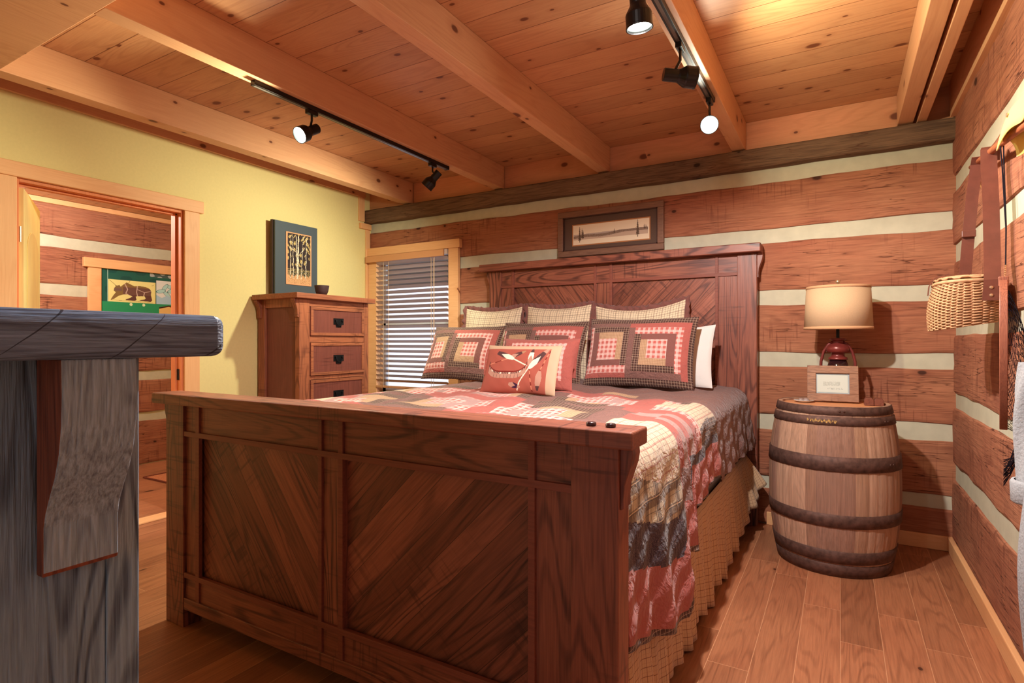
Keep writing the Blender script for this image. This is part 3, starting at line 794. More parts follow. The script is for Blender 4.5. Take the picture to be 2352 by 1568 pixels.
# ------------------------------------------------------------------ pillows
def pillow(name, label, cat, cx, y0, z0, W, H, T, tilt, mats, matf=None, colf=None, yaw=0., roll=0., group=None, res=(70, 50), seed=0, ruffle=None, back=0, pinch=.05, sag=.0, uvs=(1., 1.)):
    """stands on its lower edge at (cx, y0, z0); tilt: leaning back (radians from upright)"""
    wv = wob(seed+100, .004, (2.3, 4.1, 7.)); wv2 = wob(seed+200, .004, (2.9, 5.3, 8.))
    def pt(u, v, side):
        a, c = 2*u-1, 2*v-1
        ea = 1-abs(a)**2.6; ec = 1-abs(c)**2.6
        t = T/2*max(0, ea)**.55*max(0, ec)**.55
        x = a*W/2*(1-pinch*(1-c*c)); z = H/2+c*H/2*(1-pinch*(1-a*a))
        z -= sag*(1-a*a)*(c*.5+.5)
        wr = (wv(a+side+.3*c)+wv2(c*1.2-.3*a))*min(1, t/(T/4))*min(1, T/.13)**2
        crease = .0005*sin(a*19+c*11+seed)*min(1, t/(T/3))
        return Vector((x, -side*(t+wr*.7+crease), z))
    z0 += .006
    MT = Matrix.Translation((cx, y0, z0)) @ Matrix.Rotation(yaw, 4, 'Z') @ Matrix.Rotation(-tilt, 4, 'X') @ Matrix.Rotation(roll, 4, 'Y')
    mb = MB()
    nu, nv = res
    mb.grid(lambda u, v: MT @ pt(u, v, 1), nu, nv, matf if matf else 0, W=W*uvs[0], H=H*uvs[1], colf=colf)
    mb.grid(lambda u, v: MT @ pt(u, v, -1), 30, 22, back, W=W, H=H, flip=True, colf=(lambda u, v: lin((206, 176, 140))) if colf else None)
    root = obj(name, mb, mats, smooth=True)
    tag(root, label, cat, group)
    if ruffle:
        rb = MB(); N_ = 420; wd = .035
        ring = []
        for i in range(N_):
            t = i/N_*4; k = int(t); f = t-k
            a, c = [(-1+2*f, 1), (1, 1-2*f), (1-2*f, -1), (-1, -1+2*f)][k]
            ring.append((a, c))
        vs = []
        for i, (a, c) in enumerate(ring):
            p = pt((a+1)/2, (c+1)/2, 1)
            o = Vector((a, 0, c)); o = Vector((math.copysign(abs(a)**5, a), 0, math.copysign(abs(c)**5, c))); o.normalize()
            wz = .009*sin(i*.62+sin(i*.13)*2)
            vs.append(MT @ (p-o*.004)); vs.append(MT @ (p+o*wd*.55+Vector((0, wz*.6, 0)))); vs.append(MT @ (p+o*(wd+.003*sin(i*.9))+Vector((0, wz*1.5, 0))))
        fs = []
        for i in range(N_):
            j = (i+1) % N_
            fs += [(3*i, 3*j, 3*j+1, 3*i+1), (3*i+1, 3*j+1, 3*j+2, 3*i+2)]
        rb.add(vs, fs, 0)
        obj('ruffle', rb, ruffle, root, smooth=True, solid=.002)
    return root
TI = math.radians
# sham pattern: dark plaid border, two log-cabin blocks
def shamf(flipk=0, split=.42):
    def f(u, v):
        if v > .90 or v < .09 or u > .965 or u < .02: return 3
        fy = (v-.09)/.81
        if u < split: return cabin((u-.02)/(split-.02)*.8, fy, 1, (.38, .50), (.19, .31, .42), (10, 5, 0))
        return cabin((u-split)/(.965-split), fy, 0, (.50, .50), (.17, .29, .40), (10, 5, 0))
    return f
QP = [M[k] for k in ('salmon', 'mauve', 'navy', 'dplaid', 'bigplaid', 'rplaid', 'tan', 'ltplaid', 'grip', 'dplaid', 'ruffle')]
gS = 'quilted pillow shams'; gC = 'cream check ruffled pillows'
pillow('check_pillow', 'cream check pillow with a brown ruffle, nearest the window at the headboard', 'pillow', -2.545, 3.95, QZ, .56, .60, .13, TI(11), [M['cream']], ruffle=M['ruffle'], seed=1, sag=.02, group=gC)
pillow('check_pillow', 'cream check pillow with a brown ruffle, in the middle of the headboard row', 'pillow', -1.935, 3.95, QZ, .56, .60, .13, TI(11), [M['cream']], ruffle=M['ruffle'], seed=2, sag=.015, group=gC)
pillow('check_pillow', 'cream check ruffled pillow with one pointed corner up, above the white pillow', 'pillow', -1.262, 3.96, QZ, .68, .60, .12, TI(11), [M['cream']], ruffle=M['ruffle'], seed=3, sag=.045, roll=-.04, group=gC)
pillow('white_pillow', 'plain white pillow peeking out beside the quilted shams', 'pillow', -1.06, 3.78, QZ, .70, .43, .10, TI(16), [M['white']], seed=4, sag=.02)
pillow('quilted_sham', 'patchwork pillow sham at the window side of the bed', 'pillow', -2.57, 3.54, QZ, .68, .47, .15, TI(26), QP, shamf(split=.36), seed=5, res=(110, 80), group=gS)
pillow('quilted_sham', 'patchwork pillow sham half hidden behind the small square cushion', 'pillow', -1.89, 3.57, QZ, .70, .48, .15, TI(22), QP, shamf(split=.40), seed=6, res=(110, 80), group=gS)
pillow('quilted_sham', 'patchwork pillow sham in front of the plain white pillow', 'pillow', -1.15, 3.56, QZ, .74, .49, .16, TI(20), QP, shamf(split=.42), seed=7, res=(110, 80), group=gS)
def sqf(u, v):
    cx, cy = u-.5, v-.5; r = max(abs(cx), abs(cy))*2
    return 5 if r < .32 else (10 if r < .5 else (5 if r < .74 else 0))
pillow('square_cushion', 'square salmon patchwork cushion with quilted border behind the canoe cushion', 'cushion', -1.66, 3.10, QZ, .52, .37, .13, TI(30), QP, sqf, seed=8, res=(80, 60), yaw=.12, pinch=.07)
# canoe cushion
def leafp(cx, cy, a, l, w, pts=10):
    return [(cx+cos(a)*l*t-sin(a)*w*k, cy+(sin(a)*l*t+cos(a)*w*k)) for t, k in [(i/pts, sin(PI*min(1, (i/pts))**.7)) for i in range(pts+1)]+[(i/pts, -sin(PI*min(1, (i/pts))**.7)) for i in range(pts-1, 0, -1)]]
def canoecol(u, v):
    # aspect corrected picture plane: x 0..1.62, y 0..1
    x, y = u*.88*1.62, v
    if v > .91 or u > .885: return lin((196, 166, 138))
    cr = lin((166, 88, 74)); wh = lin((240, 222, 204)); dk = lin((84, 56, 56)); tn = lin((184, 140, 122)); rd = lin((120, 40, 34))
    # canoe
    t = (x-.10)/.78
    if 0 < t < 1:
        topy = .42+.16*(2*t-1)**4; boty = .27+.13*(2*t-1)**4
        if boty < y < topy:
            if y > topy-.028: return rd
            if y > topy-.062:
                for c in (.12, .36, .60, .86):
                    if abs(t-c) < .022: return wh
                if (t*22) % 1 < .5: return dk
            if (t*11) % 1 < .08 and y < topy-.08: return dk
            return tn
        if t < .02 or t > .985:
            if boty < y < topy+.05: return dk
    # paddles: (blade start, direction, blade length, blade half width, shaft end)
    def blade(bx, by, ex, ey, w, tip, c1, c2):
        L = math.hypot(ex-bx, ey-by); ux, uy = (ex-bx)/L, (ey-by)/L
        p, q = (x-bx)*ux+(y-by)*uy, -(x-bx)*uy+(y-by)*ux
        if 0 < p < L and abs(q) < w*sin(PI*(min(1, max(0, .08+.86*(p/L))))**1.3)**.6:
            if p/L < .22: return c1
            if p/L < .40+.3*abs(q)/w: return c2
            return tip
        return None
    for B in ((.14, .86, .60, .68, .055, wh, cr, dk), (1.23, .93, .93, .48, .06, wh, tn, dk), (.80, .86, .50, .70, .045, tn, lin((170, 128, 100)), dk),
              (.93, .91, .93, .55, .052, tn, dk, wh), (1.12, .06, 1.14, .44, .055, tn, dk, tn), (.80, .10, .58, .16, .05, tn, tn, lin((60, 30, 60)))):
        c = blade(*B)
        if c is not None: return c
    if segd((x, y), (.58, .69), (.88, .54)) < .013: return wh
    if segd((x, y), (.93, .50), (.78, .20)) < .012 or segd((x, y), (.78, .20), (.75, .05)) < .012: return wh
    for a_, b_ in (((.12, .56), (.54, .70)), ((.93, .55), (1.03, .04)), ((1.14, .44), (1.27, .90))):
        if segd((x, y), a_, b_) < .009:
            return rd if int((x*3+y*14)) % 2 else lin((206, 132, 104))
    return cr
pillow('canoe_cushion', 'small oblong rust cushion printed with a canoe and paddles, front of all pillows', 'cushion', -1.605, 2.80, QZ, .49, .30, .075, TI(22), [M['paint']], colf=canoecol, seed=9, res=(230, 140), yaw=.02, pinch=.04)

# ------------------------------------------------------------------ chest of drawers
dx = thing('chest_of_drawers', 'tall reddish oak chest of drawers with black pulls by the yellow wall', 'dresser', (-3.88, 3.32, 0))
Y0, Y1, XA, XB = 2.965, 3.70, -4.15, -3.645
b = MB().box(XA, -3.60, 2.906, 3.752, 1.60, 1.642); obj('top', b, M['dry'], dx, bevel=.005)
b = MB().box(XA, XB-.02, Y0+.02, Y1-.01, .10, 1.60); obj('carcass', b, M['drp'], dx)
for y0 in (Y0, Y1-.085 if False else Y1-.055):
    pass
for (x0, x1, y0, y1) in ((XB-.05, XB, Y0, Y0+.10), (XB-.05, XB, Y1-.045, Y1+.005), (XA, XA+.085, Y0, Y0+.04), (XA, XA+.05, Y1-.04, Y1)):
    obj('leg', MB().box(x0, x1, y0, y1, 0, 1.60), M['drz'] if x1 == XB else M['drz2'], dx, bevel=.003)
for z0, z1 in ((1.548, 1.60), (.10, .18)):
    b = MB().box(XA+.08, XB-.05, Y0+.005, Y0+.03, z0 if z0 < 1 else 1.535, z1); obj('side_rail', b, M['drz2'], dx)
zs = [(1.305, 1.545), (.985, 1.255), (.69, .957), (.42, .66), (.16, .39)]
prev = 1.60
for z0, z1 in zs:
    obj('rail', MB().box(XB-.03, XB-.004, Y0+.10, Y1-.045, z1, prev), M['dry'], dx); prev = z0
    d = obj('drawer', MB().box(XB-.02, XB+.002, Y0+.103, Y1-.048, z0+.004, z1-.004), M['drp'], dx, bevel=.001)
    b = MB()
    a0, a1 = Y0+.105, Y1-.05
    b.box(XB, XB+.010, a0, a1, z1-.028, z1-.004); b.box(XB, XB+.010, a0, a1, z0+.004, z0+.028)
    b.box(XB, XB+.010, a0, a0+.026, z0+.028, z1-.028); b.box(XB, XB+.010, a1-.026, a1, z0+.028, z1-.028)
    obj('drawer_frame', b, M['dry'], d, bevel=.003)
    yc, zc = (a0+a1)/2, (z0+z1)/2
    b = MB().box(XB+.002, XB+.005, yc-.055, yc+.055, zc-.022, zc+.03); b.box(XB+.002, XB+.005, yc-.028, yc+.028, zc-.045, zc-.02)
    for s_ in (-1, 1): b.lathe([(0, 0), (.008, 0), (.008, .012), (0, .014)], 10, Matrix.Translation((XB+.005, yc+s_*.035, zc+.012)) @ Matrix.Rotation(PI/2, 4, 'Y'))
    b.tube([(XB+.016, yc+.037*cos(PI+i*PI/10), zc+.008+.038*sin(PI+i*PI/10)) for i in range(11)], .004, 8)
    obj('drawer_pull', b, M['iron'], d)
obj('rail', MB().box(XB-.03, XB-.004, Y0+.10, Y1-.045, .09, .16), M['dry'], dx)
cprof = [(0, 0), (.048, 0), (.050, -.015), (.040, -.03), (.024, -.06), (.016, -.09), (.014, -.13), (.016, -.145), (0, -.15)]
for x0 in (XA+.01, XB-.045):
    obj('corbel', MB().prism([(Y0-p, 1.60+z) for p, z in cprof], 'X', x0, x0+.042), M['drz2'], dx, bevel=.002)

# framed birch print leaning on it
bp = thing('birch_print', 'birch grove print in a dark blue-grey mat on the chest of drawers', 'picture', (-4.08, 3.3, 1.642))
b = MB().box(-4.10, -4.075, 3.07, 3.51, 1.644, 2.28); obj('frame', b, M['dark_frame'], bp, bevel=.002)
b = MB().box(-4.125, -4.10, 3.062, 3.515, 1.643, 2.285); obj('backing', b, M['brown_edge'], bp)
obj('liner', MB().box(-4.0752, -4.069, 3.175, 3.44, 1.75, 2.20), plain('wood_liner', (218, 160, 116), .6), bp, bevel=.002)
def birch(u, v):
    r = math.sin(u*91.7+v*37.3)*43758.5; r -= math.floor(r)
    n1 = .5+.5*sin(u*21+sin(v*17)*2)*sin(v*27+sin(u*13)*2)
    for x0, w_, lean in ((.44, .035, .05), (.40, .02, -.06), (.62, .014, .1), (.24, .014, -.05), (.80, .016, .04), (.12, .014, .02)):
        if abs(u-(x0+lean*(v-.4)+.01*sin(v*30))) < w_*(1.1-.5*v) and .10 < v < .97:
            return lin((228, 214, 190)) if r > .2 else lin((120, 100, 84))
    if segd((u, v), (.44, .62), (.08, .72)) < .008 or segd((u, v), (.44, .55), (.75, .75)) < .007: return lin((200, 184, 160))
    if v < .16+.05*sin(u*40)*r: return lin((214, 166, 120)) if r > .35 else lin((180, 128, 88))
    if v < .30 and r > .5: return lin((190, 160, 110)) if r > .75 else lin((96, 100, 70))
    if n1 > .68 and v > .35: return lin((206, 182, 120)) if r > .45 else lin((120, 96, 60))
    return lin((58, 46, 46)) if r > .35 else lin((44, 34, 38))
b = MB().grid(lambda u, v: (-4.0685, 3.19+.237*u, 1.762+.428*v), 70, 120, colf=birch); obj('print', b, M['paint'], bp)
b = MB().lathe([(0, 1.643), (.036, 1.643), (.052, 1.68), (.06, 1.725), (.06, 1.728), (.054, 1.728), (.048, 1.69), (.0, 1.675)], 32, Matrix.Translation((-3.74, 3.268, 0)), cap=False)
tag(obj('bowl', b, M['cup'], smooth=True), 'little dark brown cup beside the birch print on the chest', 'bowl')

# ------------------------------------------------------------------ landscape picture over the bed
lp = thing('landscape_picture', 'long framed lakeside pine drawing in a taupe mat hanging over the headboard', 'picture', (-1.59, YB-.02, 1.95))
x0, x1, z0, z1 = -2.025, -1.146, 1.955, 2.325; fw = .048
for nm, bx in (('frame', ((x0, x1, z1-fw, z1), (x0, x1, z0, z0+fw), (x0, x0+fw, z0+fw, z1-fw), (x1-fw, x1, z0+fw, z1-fw))),):
    b = MB()
    for a, c, e, g_ in bx: b.box(a, c, YB-.04, YB-.008, e, g_)
    obj('frame', b, M['picframe'], lp, bevel=.006)
b = MB()
for a, c, e, g_ in ((x0+fw, x1-fw, z1-fw-.008, z1-fw), (x0+fw, x1-fw, z0+fw, z0+fw+.008), (x0+fw, x0+fw+.008, z0+fw, z1-fw), (x1-fw-.008, x1-fw, z0+fw, z1-fw)): b.box(a, c, YB-.034, YB-.012, e, g_)
obj('inner_frame', b, M['brown_edge'], lp)
obj('mat_board', MB().box(x0+fw, x1-fw, YB-.02, YB-.012, z0+fw, z1-fw), M['taupe'], lp)
def lake(u, v):
    X_ = u*3.7
    r = math.sin(u*191.7+v*77.3)*43758.5; r -= math.floor(r)
    if u < .012 or u > .988 or v < .05 or v > .95: return lin((176, 120, 76))
    def tree(cx, b0, h, w_):
        t = (v-b0)/h
        if not 0 < t < 1: return False
        ww = w_*(1-t)*(.55+.45*((t*9) % 1 < .55))*(1 if t > .12 else .15)
        return abs(X_-cx) < ww+.006
    for T_ in ((.38, .16, .72, .085), (.50, .30, .50, .05), (.55, .30, .40, .045), (3.13, .18, .76, .085), (2.05, .42, .22, .03), (3.42, .50, .20, .03), (3.5, .50, .17, .03)):
        if tree(*T_): return lin((86, 68, 56)) if r > .25 else lin((120, 100, 84))
    c0 = lin((234, 218, 192))
    if .02 < u < .97 and .28 < v < .52+.06*u:
        gl = .30+.16*u+.03*sin(X_*3)
        if gl+.02 < v < gl+.14: return lin((128, 106, 92)) if r > .3 else lin((160, 138, 122))
        return lin((196, 172, 152)) if v < gl+.1 else lin((184, 166, 156))
    return c0
b = MB().grid(lambda u, v: (-1.90+.65*u, YB-.0215, 2.040+.176*v), 300, 80, colf=lake); obj('drawing', b, M['paint'], lp)

# ------------------------------------------------------------------ barrel and what stands on it
BX, BY, BH = -.04, 3.77, .912
ba = thing('wine_barrel', 'upright wooden barrel with rusty steel hoops standing beside the bed', 'barrel', (BX, BY, 0))
def brad(z):
    t = (z-BH/2)/(BH/2); return .335-.052*abs(t)**2.1
rs = random.Random(3); NS = 38
st_m = [NT_.m for NT_ in []]
shades = [(172, 132, 106), (184, 144, 118), (160, 120, 98), (178, 136, 108), (154, 116, 98), (190, 150, 124)]
stm = [wood('stave_%s' % 'abcdef'[i], c, tuple(int(v*.68) for v in c), 'Z', 'X', ring=.18, fiber=.45, light=tuple(min(255, v+14) for v in c), rough=.7) for i, c in enumerate(shades)]
b = MB(); ang = 0
widths = [rs.uniform(.7, 1.4) for _ in range(NS)]; tot = sum(widths)
for k in range(NS):
    w_ = widths[k]/tot*2*PI; zn = 22; vs = []; fs = []; sub = 4
    m_ = rs.randrange(6)
    for j in range(zn+1):
        z = BH*j/zn; r_ = brad(z)
        for i in range(sub+1):
            a = ang+w_*i/sub; rr = r_-(.0018 if i in (0, sub) else 0)
            vs.append((BX+rr*cos(a), BY+rr*sin(a), z))
    for j in range(zn):
        for i in range(sub): fs.append((j*(sub+1)+i, j*(sub+1)+i+1, (j+1)*(sub+1)+i+1, (j+1)*(sub+1)+i))
    # rim thickness
    o = len(vs)
    for i in range(sub+1):
        a = ang+w_*i/sub
        vs.append((BX+(brad(BH)-.022)*cos(a), BY+(brad(BH)-.022)*sin(a), BH-.002)); vs.append((BX+(brad(BH)-.026)*cos(a), BY+(brad(BH)-.026)*sin(a), BH-.035))
    for i in range(sub):
        fs.append((zn*(sub+1)+i, zn*(sub+1)+i+1, o+2*i+2, o+2*i)); fs.append((o+2*i, o+2*i+2, o+2*i+3, o+2*i+1))
    b.add(vs, fs, m_); ang += w_
obj('staves', b, stm, ba, smooth=False)
obj('barrel_head', MB().lathe([(0, BH-.0125), (brad(BH)-.02, BH-.0125), (brad(BH)-.02, BH-.04), (0, BH-.04)], 48, Matrix.Translation((BX, BY, 0)), cap=False), wood('head_boards', (204, 142, 98), (150, 92, 62), 'X', 'Y', ring=.3, fiber=.3, plank=.09, plankvar=.1, groove=.001), ba)
def hoop(z0, z1, seed):
    w_ = wob(seed, .0015, (1, 2, 5)); n = 72; vs = []; fs = []
    for i in range(n):
        a = 2*PI*i/n
        for zz, o in ((z0, .001), (z0+.002, .005), (z1-.002, .005), (z1, .001)):
            z = zz+w_(a)*.6; r_ = brad(z)+o; vs.append((BX+r_*cos(a), BY+r_*sin(a), z))
    for i in range(n):
        j = (i+1) % n
        for k in range(3): fs.append((4*i+k, 4*j+k, 4*j+k+1, 4*i+k+1))
    return MB().add(vs, fs)
for k, (z0, z1) in enumerate(((.868, .912), (.812, .858), (.572, .65), (.275, .345), (.078, .148), (.002, .07))):
    h = obj('hoop', hoop(z0, z1, k), M['hoop'], ba, smooth=True)
    b = MB()
    for da in ((.0, .045) if k == 0 else (.5, .55)):
        a = -PI/2+.12+da*1.6; r_ = brad(z0)+.005
        b.lathe([(.0, .003), (.004, .0025), (.0055, 0)], 8, Matrix.Translation((BX+r_*cos(a), BY+r_*sin(a), (z0+z1)/2)) @ Matrix.Rotation(a, 4, 'Z') @ Matrix.Rotation(PI/2, 4, 'Y'), cap=False)
    obj('rivet', b, M['hoop'], h)
    if k == 1:
        # worn gold paint on the second hoop
        def gold(u, v):
            r = math.sin(u*71.7+v*37.3)*43758.5; r -= math.floor(r)
            return lin((196, 158, 96)) if r > .42 else lin((140, 104, 68))
        b = MB(); nn = 90; vs = []; rr_ = random.Random(5)
        for i in range(nn):
            a = -PI/2-.40+.48*i/nn; wv = .011*abs(sin(i*.9))*(.3+rr_.random())
            if rr_.random() < .2: continue
            zc = .834+.004*sin(i*.5); r_ = brad(zc)+.0062; da = .0045*(.6+rr_.random())
            b.add([(BX+r_*cos(a), BY+r_*sin(a), zc-wv), (BX+r_*cos(a+da), BY+r_*sin(a+da), zc-wv*.7), (BX+r_*cos(a+da), BY+r_*sin(a+da), zc+wv), (BX+r_*cos(a), BY+r_*sin(a), zc+wv*.6)], [(0, 1, 2, 3)])
        obj('worn_gold_paint', b, plain('old_gold', (206, 164, 96), .6), h)
ZT = BH-.012
# lamp
lx, ly = -.013, 3.985
la = thing('table_lamp', 'red railroad lantern table lamp with a beige drum shade on the barrel', 'lamp', (lx, ly, ZT))
T_ = Matrix.Translation((lx, ly, 0))
b = MB().lathe([(0, ZT), (.075, ZT), (.078, ZT+.01), (.078, ZT+.06), (.06, ZT+.08), (.045, ZT+.09)], 32, T_); obj('base', b, M['lred'], la, smooth=True, bevel=.002)
b = MB().lathe([(.035, .97), (.055, 1.0), (.064, 1.05), (.058, 1.11), (.046, 1.15)], 32, T_); obj('globe', b, M['glassd'], la, smooth=True)
b = MB().lathe([(.038, 1.15), (.055, 1.152), (.05, 1.165), (.036, 1.172), (.036, 1.195), (.063, 1.197), (.064, 1.222), (.052, 1.243), (.03, 1.25), (.03, 1.27), (.045, 1.272), (.04, 1.282), (.014, 1.285)], 32, T_); obj('hood', b, M['lred'], la, smooth=True)
for s_ in (-1, 1):
    b = MB().tube([(lx+s_*p, ly, z) for p, z in ((.062, ZT+.07), (.088, .99), (.093, 1.06), (.09, 1.14), (.076, 1.20), (.05, 1.245), (.02, 1.262))], .0085, 8)
    obj('side_tube', b, M['lred'], la, smooth=True)
b = MB().lathe([(.009, 1.28), (.009, 1.36), (.018, 1.37), (.018, 1.43), (.004, 1.45), (.004, 1.60)], 16, T_); obj('stem', b, M['iron'], la)
b = MB().lathe([(.184, 1.338), (.171, 1.594)], 64, T_, cap=False); sh = obj('lamp_shade', b, M['linen'], la, smooth=True, solid=.003)
for r0, r1, z0, z1 in ((.1865, .1855, 1.335, 1.352), (.174, .173, 1.582, 1.598)):
    obj('shade_trim', MB().lathe([(r0, z0), (r1, z1)], 64, T_, cap=False), M['linent'], sh, smooth=True, solid=.002)
b = MB()
for k in range(3):
    a = k*2*PI/3; b.tube([(lx, ly, 1.578), (lx+.170*cos(a), ly+.170*sin(a), 1.588)], .0018, 6)
obj('shade_spider', b, M['iron'], sh)
obj('finial', MB().lathe([(.004, 1.59), (.008, 1.606), (.006, 1.614), (.014, 1.622), (.015, 1.632), (.009, 1.638), (0, 1.64)], 16, T_, cap=False), M['brass'], la, smooth=True)
# framed card
MF = Matrix.Translation((-.039, 3.842, ZT+.006)) @ Matrix.Rotation(TI(3), 4, 'Z') @ Matrix.Rotation(TI(-14), 4, 'X')
fr = thing('photo_frame', 'rustic wooden frame with a pale printed card leaning on the barrel top', 'frame', (-.039, 3.87, ZT))
b = MB(); w_, h_, f_ = .266, .215, .046
for a, c, e, g_ in ((-w_/2, w_/2, h_-f_, h_), (-w_/2, w_/2, 0, f_), (-w_/2, -w_/2+f_, f_, h_-f_), (w_/2-f_, w_/2, f_, h_-f_)): b.box(a, c, -.012, .006, e, g_)
obj('frame', b.xf(MF), M['rustic'], fr, bevel=.002)
def card(u, v):
    e = min(u, 1-u)*1.4; e2 = min(v, 1-v)
    if min(e, e2) < .045: return lin((150, 158, 166))
    if min(e, e2) < .07: return lin((184, 192, 194))
    if min(e, e2) < .078: return lin((120, 136, 140))
    r = math.sin(u*41.7+v*137.3)*43758.5; r -= math.floor(r)
    if .22 < u < .72 and .40 < v < .60 and r > .45: return lin((166, 172, 166))
    if .35 < u < .80 and .24 < v < .30 and r > .6: return lin((150, 158, 156))
    return lin((196, 202, 194))
b = MB().grid(lambda u, v: MF @ Vector((-w_/2+f_-.002+(w_-2*f_+.004)*u, .001, f_-.002+(h_-2*f_+.004)*v)), 90, 60, colf=card); obj('printed_card', b, M['paint'], fr)
b = MB().box(-.02, .02, .0, .005, .0, .08); b.xf(MF @ Matrix.Translation((0, .008, .002)) @ Matrix.Rotation(TI(-8), 4, 'X')); obj('easel', b, M['brown_edge'], fr)
# dish
b = MB().lathe([(0, ZT+.001), (.034, ZT+.001), (.055, ZT+.011), (.056, ZT+.013), (.034, ZT+.005), (0, ZT+.004)], 32, Matrix.Translation((-.188, 3.80, 0)), cap=False)
ds = thing('dish', 'round white dish holding wrapped sweets behind the wooden frame', 'dish', (-.188, 3.80, ZT))
obj('plate', b, plain('white_china', (226, 228, 228), .2, .5), ds, smooth=True)
b = MB()
for x, y in ((-.203, 3.79), (-.178, 3.815), (-.175, 3.78)): b.lathe([(0, 0), (.016, .003), (.017, .009), (.011, .015), (0, .017)], 12, Matrix.Translation((x, y, ZT+.006)), cap=False)
obj('sweets', b, plain('grey_foil', (150, 132, 128), .35, .5), ds, smooth=True)
# small wooden puzzle block
tb = thing('wooden_box', 'small dark brown wooden box with cut corners at the edge of the barrel top', 'box', (.165, 3.79, ZT))
for cx in (.140, .188):
    b = MB().prism([(cx-.023, ZT+.001), (cx+.023, ZT+.001), (cx+.023, ZT+.03), (cx+.015, ZT+.042), (cx-.015, ZT+.042), (cx-.023, ZT+.03)], 'Y', 3.76, 3.83)
    obj('block', b, wood('block_wood', (116, 66, 50), (70, 34, 28), 'Y', 'X', ring=.3, fiber=.4), tb, bevel=.002)

# ------------------------------------------------------------------ tracks and spot heads
def track(x, y0, y1, label):
    t = thing('track_rail', label, 'light track', (x, (y0+y1)/2, ZB))
    b = MB().box(x-.017, x+.017, y0, y1, ZB-.026, ZB-.001); obj('rail', b, M['track'], t, bevel=.001)
    b = MB().box(x-.007, x+.007, y0+.01, y1-.01, ZB-.0275, ZB-.0255); obj('slot', b, plain('slot_grey', (120, 112, 108), .3, .5, metal=.6), t)
    obj('end_cap', MB().box(x-.0185, x+.0185, y1-.002, y1+.012, ZB-.0275, ZB-.001), M['track'], t)
    return t
track(-2.60, 1.826, 3.47, 'black metal light track on the ceiling joist nearer the door wall')
track(-.612, .62, 3.22, 'black metal light track on the ceiling joist over the bed side')
gH = 'black spotlights on the ceiling tracks'
def head(x, y, zc, d, label, lit, group=None, energy=0, cone=100, blend=.6, color=(1, .86, .62), scale=1., off=(0, 0)):
    d = Vector(d).normalized(); c = Vector((x+off[0], y+off[1], zc))
    r = thing('track_spotlight', label, 'spotlight', (x, y, ZB-.03))
    b = MB().box(x-.014, x+.014, y-.035, y+.035, ZB-.05, ZB-.0265); obj('adapter', b, M['black'], r, bevel=.002)
    b = MB().tube([(x, y, ZB-.045), (x, y, (ZB-.045+zc)/2+.01), c-d*.02+Vector((0, 0, .03))], .0065, 8); obj('stem', b, M['black'], r)
    q = d.to_track_quat('Z', 'Y').to_matrix().to_4x4()
    MH = Matrix.Translation(c) @ q @ Matrix.Scale(scale, 4)
    prof = [(0, -.075), (.026, -.075), (.028, -.072), (.028, -.012), (.031, -.004), (.044, .018), (.046, .024), (.046, .062), (.0475, .064), (.0475, .07), (.044, .07), (.042, .062), (.042, .03), (.02, .02), (0, .02)]
    obj('housing', MB().lathe(prof, 32, MH, cap=False), M['black'], r, smooth=False, bevel=0)
    lamp = MB().lathe([(0, .056), (.02, .0555), (.038, .052), (.041, .045), (.03, .03), (.0, .026)], 24, MH, cap=False)
    obj('bulb', lamp, M['bulb'] if lit else plain('bulb_off', (150, 150, 150), .2, .5), r, smooth=True)
    if energy:
        L = bpy.data.lights.new('spot_beam', 'SPOT'); L.energy = energy; L.color = color; L.spot_size = math.radians(cone); L.spot_blend = blend; L.shadow_soft_size = .03
        lo = bpy.data.objects.new('spot_beam', L); COL.objects.link(lo); lo.parent = r
        lo.location = (c+d*.085*scale)-r.location; lo.rotation_euler = (-d).to_track_quat('Z', 'Y').to_euler()
    return r
head(-2.60, 2.20, 2.46, (-.02, -.80, -.50), 'lit black spotlight glowing on the track nearer the door wall', True, group=gH, energy=60, cone=160, color=(1, .96, .66), off=(-.03, 0))
head(-2.60, 3.30, 2.455, (-.66, -.22, -.72), 'black spotlight turned down toward the chest, at the far end of the shorter track', True, group=gH, energy=84, cone=165, blend=.8, color=(1, .98, .72))
head(-.612, 1.93, 2.43, (.04, .10, -1), 'black spotlight pointing straight down at the top edge of the photo', True, group=gH, energy=165, cone=172, blend=.25, color=(1, .91, .86))
head(-.612, 2.53, 2.435, (.95, .55, -.12), 'black spotlight turned sideways toward the log wall, between two others', True, group=gH, energy=45, cone=140, color=(1, .92, .62))
head(-.612, 3.18, 2.435, (.16, -.93, -.33), 'glowing spotlight facing the viewer at the end of the track over the bed side', True, group=gH, energy=16, cone=165, color=(.97, 1., .82))
head(-.612, .80, 2.43, (.22, .92, -.42), 'added black spotlight out of view on the track, aimed at the barrel', True, group=gH, energy=10, cone=112, blend=.4, color=(1, .91, .86))  # extra head out of view, added as weak fill toward the barrel

